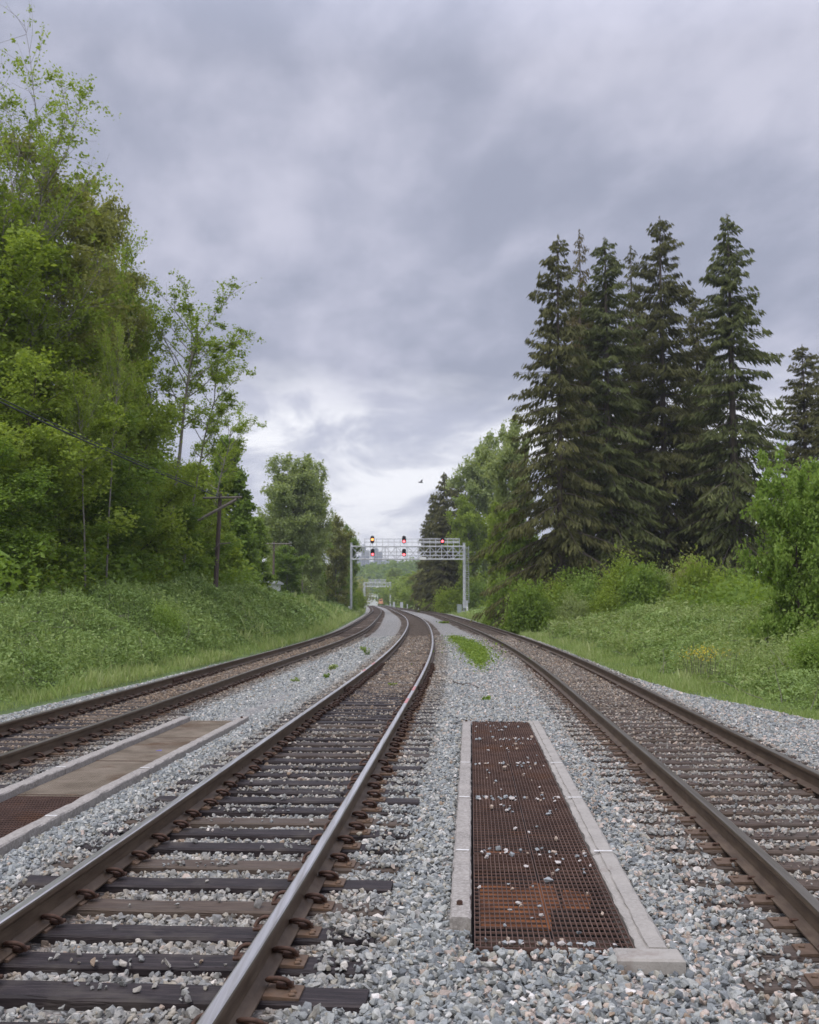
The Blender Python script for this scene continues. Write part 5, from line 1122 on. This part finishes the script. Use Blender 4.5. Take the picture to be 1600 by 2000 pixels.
def gantry():
    Y = 171.0; xl, _ = at(686, 1173, Y); xr, _ = at(906.9, 1173, Y); z = lambda py: at(800, py, Y)[1]
    cx = (xl + xr) / 2; L = xr - xl; root = thing('signal_gantry', 'tall grey steel signal gantry spanning the tracks with five signal heads', 'signal gantry', (cx, Y, 0)); zb = -.6; zt = z(1064.5)
    for s, w in ((-1, .36), (1, .40)):
        mb = MB(); mb.tube([(s * L / 2, 0, zb), (s * L / 2, 0, zt + .25)], w / 2, 14); mb.tube([(s * L / 2, 0, zt + .25), (s * L / 2, 0, zt + .33)], w / 2 + .04, 14); mb.box((s * L / 2, 0, zb + .45), (1.0, 1.0, .9), bev=.05); mb.build('post', M['galv'], root, smooth=False)
    zc0, zc1 = z(1092.5), z(1067.5); mb = MB(); truss_box(mb, L, 1.3, zc1 - zc0, zc0, 10, .085, 0); mb.build('truss', M['galv'], root)
    # walkway and railings
    x0, x1 = at(712, 1173, Y)[0] - cx, at(898, 1173, Y)[0] - cx; zr = z(1052.5); mb = MB()
    mb.box(((x0 + x1) / 2, .1, zc0 + .10), (x1 - x0, .7, .05)); mb.build('walkway', M['galv_dark'], root)
    mb = MB()
    for y in (-.72, .9):
        for zz in (zr, (zr + zc1) / 2 + .1): mb.tube([(x0, y, zz), (x1, y, zz)], .032, 5)
        for zz in (z(1078), z(1085)): mb.tube([(x0, y, zz), (x1 + .6, y, zz)], .032, 5)
        for i in range(17): x = x0 + (x1 - x0) * i / 16; mb.tube([(x, y, zc0), (x, y, zr)], .026, 5)
    xs = at(815, 1173, Y)[0] - cx
    for zz in (z(1060), z(1056.5)): mb.tube([(xs, .9, zz), (x1, .9, zz)], .035, 5)
    mb.build('railing', M['galv'], root)
    mb = MB(); mb.box((at(826, 1173, Y)[0] - cx, -.82, z(1091)), (1.05, .03, .45), bev=.01); mb.build('number_plate', M['white_paint'], root)
    # ladder with cage
    mb = MB(); xa, xb = at(909.8, 1173, Y)[0] - cx, at(916, 1173, Y)[0] - cx; zlo = z(1178)
    for x in (xa, xb): mb.tube([(x, -.1, zlo), (x, -.1, z(1067))], .03, 5)
    n = 30
    for i in range(n): q = zlo + (z(1067) - zlo) * (i + .5) / n; mb.tube([(xa, -.1, q), (xb, -.1, q)], .02, 4)
    for i in range(8): q = zlo + 2.2 + i * .9; mb.tube([(xa, -.1, q), (xa - .02, -.5, q), ((xa + xb) / 2, -.75, q), (xb + .02, -.5, q), (xb, -.1, q)], .018, 4)
    for i in range(4): q = zlo + 1 + i * 2.2; mb.tube([(xa, -.1, q), (L / 2, 0, q)], .025, 4)
    mb.build('ladder', M['galv'], root)
    mb = MB(); bx = at(908.7, 1173, Y)[0] - cx; mb.box((bx, -.45, z(1181)), (.80, .45, 1.1), bev=.02); mb.box((bx, -.45, z(1181) + .58), (.88, .53, .05)); mb.build('junction_box', M['galv'], root)
    y0 = -.78
    for px, py, lm, dz, lab in ((727.5, 1054.5, 'lens_amber', .02, 'upper left signal head lit amber'), (728, 1079.5, 'lens_red', -.28, 'lower left signal head lit red'), (789.3, 1054.5, 'lens_red', -.26, 'upper middle signal head lit red'), (789.3, 1079.7, 'lens_red', -.30, 'lower middle signal head lit red'), (864.5, 1057, 'lens_red', -.06, 'single right signal head lit red')):
        signal(root, at(px, 1173, Y)[0] - cx, y0, z(py), M[lm], dz, lab)
gantry()
def gantry2():
    Y = 415.0; xl, xr = at(712.6, 1173, Y)[0], at(762.5, 1173, Y)[0]; z = lambda py: at(800, py, Y)[1]; cx = (xl + xr) / 2; L = xr - xl
    root = thing('signal_gantry', 'smaller distant grey gantry seen under the near one', 'signal gantry', (cx, Y, 0))
    for s in (-1, 1):
        mb = MB(); mb.tube([(s * L / 2, 0, -.6), (s * L / 2, 0, z(1136.5))], .30, 10)
        if s < 0: mb.tube([(s * L / 2 - .5, .8, -.6), (s * L / 2 - .5, .8, z(1139))], .22, 8)
        mb.build('post', M['galv'], root)
    mb = MB(); truss_box(mb, L, 1.2, z(1138.4) - z(1146), z(1146), 10, .13); mb.build('truss', M['galv'], root)
    mb = MB()
    for i in range(13): x = (-.34 + .65 * i / 12) * L; mb.tube([(x, -.6, z(1146)), (x, -.6, z(1132))], .05, 4)
    for q in (1132, 1135.5): mb.tube([(-.36 * L, -.6, z(q)), (.34 * L, -.6, z(q))], .06, 4)
    mb.build('railing', M['galv'], root)
    for i in range(4):
        mb = MB(); x = (-.27 + .18 * i) * L; mb.prism([(x + a, z(1134.5) + b) for a, b in stadium(.62, 1.2, 6)], .7, .78); mb.build('signal_head', M['galv_dark'], root)
    mb = MB(); mb.box((.0, -.9, z(1146.3)), (1.1, .03, .45)); mb.build('number_plate', M['white_paint'], root)
gantry2()
# cabinets, markers
def cabinet(name, px, pyb, pyt, w, Y, mat, label, cat='cabinet'):
    X = at(px, 1173, Y)[0]; zt = at(px, pyt, Y)[1]; zb = min(at(px, pyb, Y)[1], -.2); h = zt - zb
    root = thing(name, label, cat, (X, Y, zb)); d = w * .7
    mb = MB(); mb.box((0, 0, h / 2 + .05), (w, d, h - .1), bev=.02); mb.build('housing', mat, root)
    mb = MB(); mb.box((0, -d / 2 - .012, h / 2 + .04), (w * .82, .02, h * .78), bev=.006); mb.build('door', mat, root)
    mb = MB(); mb.box((0, 0, h + .02), (w * 1.1, d * 1.12, .05)); mb.build('lid', M['galv'], root)
    mb = MB(); mb.box((0, 0, -.1), (w * 1.25, d * 1.3, .22)); mb.build('plinth', M['concrete'], root)
cabinet('equipment_cabinet', 897.5, 1199, 1181, .70, 169.5, M['grey_green'], 'grey-green cabinet beside the right gantry post')
cabinet('equipment_cabinet', 699.5, 1184, 1177, .85, 255, M['white_paint'], 'left one of two small pale cabinets by the far left grass')
cabinet('equipment_cabinet', 705, 1184, 1176.5, .7, 258, M['white_paint'], 'right one of two small pale cabinets by the far left grass')
cabinet('equipment_cabinet', 784.5, 1187, 1176.5, .75, 300, M['galv'], 'bluish grey cabinet right of the far tracks')
cabinet('equipment_cabinet', 769.6, 1184, 1176, .6, 335, M['galv'], 'furthest small grey cabinet beside the right far gantry post')
def marker(px, pyb, pyt, w, Y, label):
    X = at(px, 1173, Y)[0]; zt = at(px, pyt, Y)[1]; zb = -.5; mb = MB(); mb.tube([(0, 0, zb), (0, 0, zt - .1)], w / 2, 10); mb.tube([(0, 0, zt - .1), (0, 0, zt - .03), (0, 0, zt)], [w / 2, w / 2 * .8, w / 2 * .3], 10)
    o = mb.build('marker_post', M['white_paint'], None, loc=(X, Y, 0)); o['label'] = label; o['category'] = 'marker post'
marker(682, 1194, 1184, .26, 168, 'white post left of the left gantry post'); marker(912.6, 1201, 1185, .30, 168.6, 'white post right of the right gantry post')
marker(795.7, 1191, 1180, .20, 262, 'left white marker post right of the far tracks'); marker(817.7, 1190, 1182, .16, 232, 'right white marker post in the grass right of the far tracks')
mk = marker(1040, 1222, 1207, .05, 88, 'thin white stake in the meadow right of the tracks')
mb = MB(); X = at(877, 1173, 165)[0]; mb.box((0, 0, 0), (2.2, 2.6, .30), bev=.04); o = mb.build('concrete_slab', M['concrete_smooth'], None, loc=(X, 166.5, -.28)); o['label'] = 'pale concrete slab left of the right gantry foot'; o['category'] = 'slab'
mb = MB(); X, _ = at(1588, 1173, 19.6); mb.box((0, 0, 0), (.9, 1.6, .12), bev=.015); o = mb.build('concrete_slab', M['concrete_smooth'], None, loc=(7.55, 19.1, -.22)); o['label'] = 'flat pale slab at the grass edge by the right frame edge'; o['category'] = 'slab'; o.rotation_euler = (0, 0, .4)

# ------------------------------------------------------------------ utility poles and cable
def utility(px0, py0, px1, py1, Y, arms, r, label, broken=False, mat='pole'):
    xb, zb = at(px0, py0, Y); xt, zt = at(px1, py1, Y); zb2 = min(zb, float(mound(xb, Y))) - .5; root = thing('utility_pole', label, 'utility pole', (xb, Y, zb2)); dx = xt - xb; H = zt - zb2
    mb = MB(); n = 8; tt = np.linspace(0, 1, n); mb.tube([(dx * t, 0, H * t) for t in tt], r * (1 - .32 * tt), 10); mb.build('pole', M[mat], root, True)
    for (dz, wl, wr, tilt) in arms:
        mb = MB(); n = 6; c = dx * (H - dz) / H; z = H - dz
        pts = [(c - wl, -.16, z - tilt * wl), (c + wr, -.16, z + tilt * wr)]
        mb.tube(pts, .065, 4); a = mb.build('crossarm', M['pole_grey'], root)
        for x in np.linspace(-wl + .15, wr - .15, 4):
            m2 = MB(); zz = z + tilt * x; m2.tube([(c + x, -.16, zz + .05), (c + x, -.16, zz + .14), (c + x, -.16, zz + .17), (c + x, -.16, zz + .22)], [.015, .04, .055, .025], 8); m2.build('insulator', M['insul'], a)
        m2 = MB()
        for s in (-1, 1): m2.tube([(c + s * .55, -.1, z), (c, -.16, z - .55)], .018, 4)
        m2.build('brace', M['pole_grey'], root)
    return root, (xb + dx, Y, zt)
p1, top1 = utility(419.5, 1162, 430.5, 964, 62, [(.25, .95, 1.25, .02)], .15, 'nearest brown utility pole with a hanging broken crossarm in front of the wood')
mb = MB(); a, b = at(389, 1018, 61.6), at(462, 975, 61.6); L0 = p1.location
mb.box(((a[0] + b[0]) / 2 - L0.x, -.35, (a[1] + b[1]) / 2 - L0.z), (.001, .001, .001)) if False else None
mb.tube([(a[0] - L0.x, -.8, a[1] - L0.z), (b[0] - L0.x, -.35, b[1] - L0.z)], .085, 4); mb.build('broken_crossarm', M['pole_grey'], p1)
mb = MB(); mb.tube([(-.1, -.15, 3.1), (.25, -.3, 3.45), (.9, -.35, 3.5)], .03, 5); mb.build('conduit', M['pole_grey'], p1)
utility(533, 1158, 535.5, 1058, 125, [(.25, 1.2, 1.9, 0)], .16, 'second utility pole, its dark stem in front of the round-topped trees')
utility(590.5, 1152, 591.5, 1083, 150, [(.25, 1.6, 1.7, 0), (1.0, 1.8, 1.9, 0)], .17, 'third utility pole with two crossarms', mat='pole_grey')
utility(616, 1160, 617.5, 1103, 165, [(.6, 1.0, 1.5, 0)], .16, 'fourth and smallest utility pole with one crossarm')
def cable():
    P1 = np.array([top1[0], top1[1] - .1, top1[2] - .2]); x, z = at(0, 785, 33); P0 = np.array([x, 33, z]); d = P0 - P1; P2 = P1 + d * 2.1
    for k, (off, rad) in enumerate(((0, .030), (.10, .018))):
        pts = []
        for t in np.linspace(0, 1, 40):
            p = P1 + (P2 - P1) * t; sag = 4 * .50 * t * (1 - t); pts.append((p[0] + off * .3, p[1], p[2] - sag + .50 * 4 * .476 * .524 * t / .476 * (1 if t < .476 else 1) * 1.0 + off))
        mb = MB(); c0 = pts[0]; mb.tube([(a - c0[0], b - c0[1], c - c0[2]) for a, b, c in pts], rad, 6)
        o = mb.build('overhead_cable', M['cable'], None, True, loc=c0); o['label'] = ('thick black cable sagging from the left edge to the broken crossarm pole', 'thin upper wire running just above the thick black cable')[k]; o['category'] = 'cable'
cable()
# ------------------------------------------------------------------ bird
def bird():
    Y = 70; X, z = at(822, 942, Y); mb = MB()
    mb.tube([(0, -.16, 0), (0, -.10, .01), (0, .02, .0), (0, .12, -.01), (0, .22, -.02)], [.012, .035, .048, .03, .008], 8)
    root = mb.build('bird', M['black'], None, True, loc=(X, Y, z)); root['label'] = 'small dark bird flying above the gantry'; root['category'] = 'bird'; root.rotation_euler = (R(10), R(-25), R(60))
    for s in (-1, 1):
        m2 = MB(); V = [(0, -.05, .01), (s * .16, -.07, .09), (s * .30, .02, .10), (s * .17, .05, .085), (0, .06, .01)]; V += [(a, b, c - .008) for a, b, c in V]
        m2.add(V, [[0, 1, 2, 3, 4], [9, 8, 7, 6, 5]]); m2.add(V, [[i, (i + 1) % 5, 5 + (i + 1) % 5, 5 + i] for i in range(5)]); m2.build('wing', M['black'], root)
bird()
# ------------------------------------------------------------------ far background
def hill(name, Yc, xs, tops, depth, mat):
    """ridge across x (pixels) with top rows tops (pixels) at distance Yc"""
    px = np.linspace(xs[0], xs[-1], 70); tp = np.interp(px, xs, tops) + 1.2 * lump(px / 9, 0 * px, 1.0, int(Yc)); X = np.array([at(p, 1173, Yc)[0] for p in px]); Z = np.array([at(800, t, Yc)[1] for t in tp])
    k = np.linspace(-1, 1, 13); Xg = X[:, None] + 0 * k[None]; Yg = Yc + k[None] * depth + 0 * X[:, None]; Zg = -3 + (Z[:, None] + 3) * (1 - np.abs(k[None]) ** 1.6)
    I = np.arange(Xg.size).reshape(Xg.shape); F = np.stack([I[:-1, :-1], I[1:, :-1], I[1:, 1:], I[:-1, 1:]], -1).reshape(-1, 4)
    link(name, mesh_np(name, np.stack([Xg, Yg, Zg], -1).reshape(-1, 3), [F], [mat], smooth=True), kind='structure', label='distant ' + name.replace('_', ' ')); return Xg, Yg, Zg
hm = simple('hill_green', (.03, .055, .02), (.06, .095, .035), .05, .95, 0, .3, .5)
Xg, Yg, Zg = hill('hills', 900, [560, 640, 695, 725, 745, 760, 785, 805, 830, 900, 1100, 1400], [1150, 1130, 1118, 1113, 1116, 1118, 1113, 1108, 1105, 1100, 1110, 1140], 160, hm)
def wood():
    n = 26000; i = rng.integers(0, Xg.shape[0], n); j = rng.integers(0, 9, n); X = Xg[i, j] + rng.normal(0, 6, n); Y = Yg[i, j] + rng.normal(0, 10, n); c = lump(X, Y, .12, 81); Z = Zg[i, j] + rng.random(n) ** .6 * (5 + 5 * c)
    cover('far_wood', 'hazy wooded hillside seen far behind the gantries', X, Y, Z, 1.5 * np.exp(rng.normal(0, .3, n)), M['leaf_deep'], .5, .7, np.clip(.5 + .35 * c + rng.normal(0, .2, n), 0, 1))
wood()
mm = simple('mountain_blue', (.05, .07, .06), (.09, .11, .10), .002, .95, 0, .1, .5)
hill('mountains', 2780, [200, 500, 690, 740, 765, 790, 830, 1000, 1300, 1700], [1130, 1112, 1100, 1096, 1093, 1099, 1097, 1104, 1115, 1125], 300, mm)
M['tower_glass'] = simple('tower_glass', (.05, .08, .10), (.09, .13, .16), .05, .3)
M['tower_slab'] = simple('tower_slab', (.26, .29, .31), (.36, .38, .40), .05, .7)
def tower(px0, px1, top, Y, label, steps):
    x0, x1 = at(px0, 1173, Y)[0], at(px1, 1173, Y)[0]; zt = at(800, top, Y)[1]; root = thing('apartment_tower', label, 'tower', ((x0 + x1) / 2, Y, 0)); w = x1 - x0; fl = 3.4
    b = MB(); s_ = MB()
    for (a, c, f) in steps:
        W = w * (c - a); cx = w * ((a + c) / 2 - .5); Hh = zt * f; b.box((cx, 0, Hh / 2), (W - 1.6, 22, Hh))
        k = 1
        while k * fl < Hh: s_.box((cx, 0, k * fl), (W, 23.5, .9)); k += 1
        s_.box((cx - W / 2 + .5, -11.9, Hh / 2), (.9, .9, Hh)); s_.box((cx, -11.9, Hh / 2), (.9, .9, Hh)); s_.box((cx + W / 2 - .5, -11.9, Hh / 2), (.9, .9, Hh)); s_.box((cx, 0, Hh + 1), (W * .6, 14, 2.5))
    b.build('glass_wall', M['tower_glass'], root); s_.build('balcony_slabs', M['tower_slab'], root)
tower(697, 722, 1066, 2100, 'tallest hazy glass tower on the skyline left', [(0, .35, .80), (.35, .72, 1.0), (.72, 1, .9)])
tower(730, 751, 1073, 2200, 'hazy pale tower on the skyline beside the tallest', [(0, .45, 1.0), (.45, .8, .93), (.8, 1, .70)])
tower(777, 785, 1100, 2300, 'small pinkish block on the skyline right of the towers', [(0, 1, 1)])
tower(745.5, 748, 1100, 1300, 'slim dark chimney-like tower in front of the skyline', [(0, 1, 1)])
# low white building under the far gantry, pale building behind the poles
def shed(px0, px1, pyt, pyb, Y, label, mat='white_paint', floors=1):
    x0, x1 = at(px0, 1173, Y)[0], at(px1, 1173, Y)[0]; zt = at(800, pyt, Y)[1]; zb = -1; root = thing('low_building', label, 'building', ((x0 + x1) / 2, Y, zb)); w = x1 - x0; h = zt - zb
    mb = MB(); mb.box((0, 4, h / 2), (w, 8, h)); mb.build('wall', M[mat], root); mb = MB(); mb.prism([(-.3, h), (8.3, h), (8.3, h + .2), (4, h + .35), (-.3, h + .2)], -w / 2 - .3, w / 2 + .3, 'x'); mb.build('roof', M['galv'], root)
    for i in range(5): mb = MB(); mb.box((w * (-.4 + .2 * i), -.02, h * .62), (w * .1, .06, h * .28)); mb.build('window', M['glass_dark'], root)
shed(708, 738, 1160, 1168, 620, 'long low white building seen under the far gantry'); shed(642, 664, 1164, 1172, 175, 'low white roofed building behind the left gantry post')
shed(498, 531, 1140, 1162, 118, 'pale building with white railings behind the second utility pole')
# orange track machine
def machine():
    Y = 430; X = at(744, 1173, Y)[0]; root = thing('track_machine', 'orange track maintenance vehicle far away on the line', 'rail vehicle', (X, Y, .2)); mb = MB(); mb.box((0, 0, .75), (1.9, 4.5, .5), bev=.06); mb.build('chassis', M['orange'], root)
    mb = MB(); mb.prism([(-2.1, 1.05), (.3, 1.05), (.1, 2.2), (-1.8, 2.2)], -.7, .7, 'x'); c = mb.build('cab', M['orange'], root); mb = MB(); mb.box((0, -1.95, 1.65), (1.1, .05, .6)); mb.build('windscreen', M['glass_dark'], c)
    mb = MB(); mb.tube([(.1, .6, 1.1), (.1, 1.2, 2.3), (.5, -1.5, 2.6)], .14, 6); mb.build('boom', M['orange'], root)
    for sx in (-.78, .78):
        for sy in (-1.5, 1.5): mb = MB(); mb.tube([(sx - .06, sy, .42), (sx + .06, sy, .42)], .42, 14); mb.build('wheel', M['tyre'], root)
machine()
# ------------------------------------------------------------------ air haze
mb = MB(); mb.box((0, 1500, 58.5), (3300, 3400, 123)); 
hz = mb.build('haze', None); hz['kind'] = 'stuff'; hz['label'] = 'thin pale air haze over the whole scene'
m = bpy.data.materials.new('haze'); m.use_nodes = True; t = m.node_tree; t.nodes.clear(); o = N(t, 'ShaderNodeOutputMaterial'); v = N(t, 'ShaderNodeVolumePrincipled'); v.inputs['Color'].default_value = (.86, .90, .97, 1); v.inputs['Density'].default_value = .00027; v.inputs['Anisotropy'].default_value = .2
t.links.new(v.outputs[0], o.inputs['Volume']); hz.data.materials.append(m)
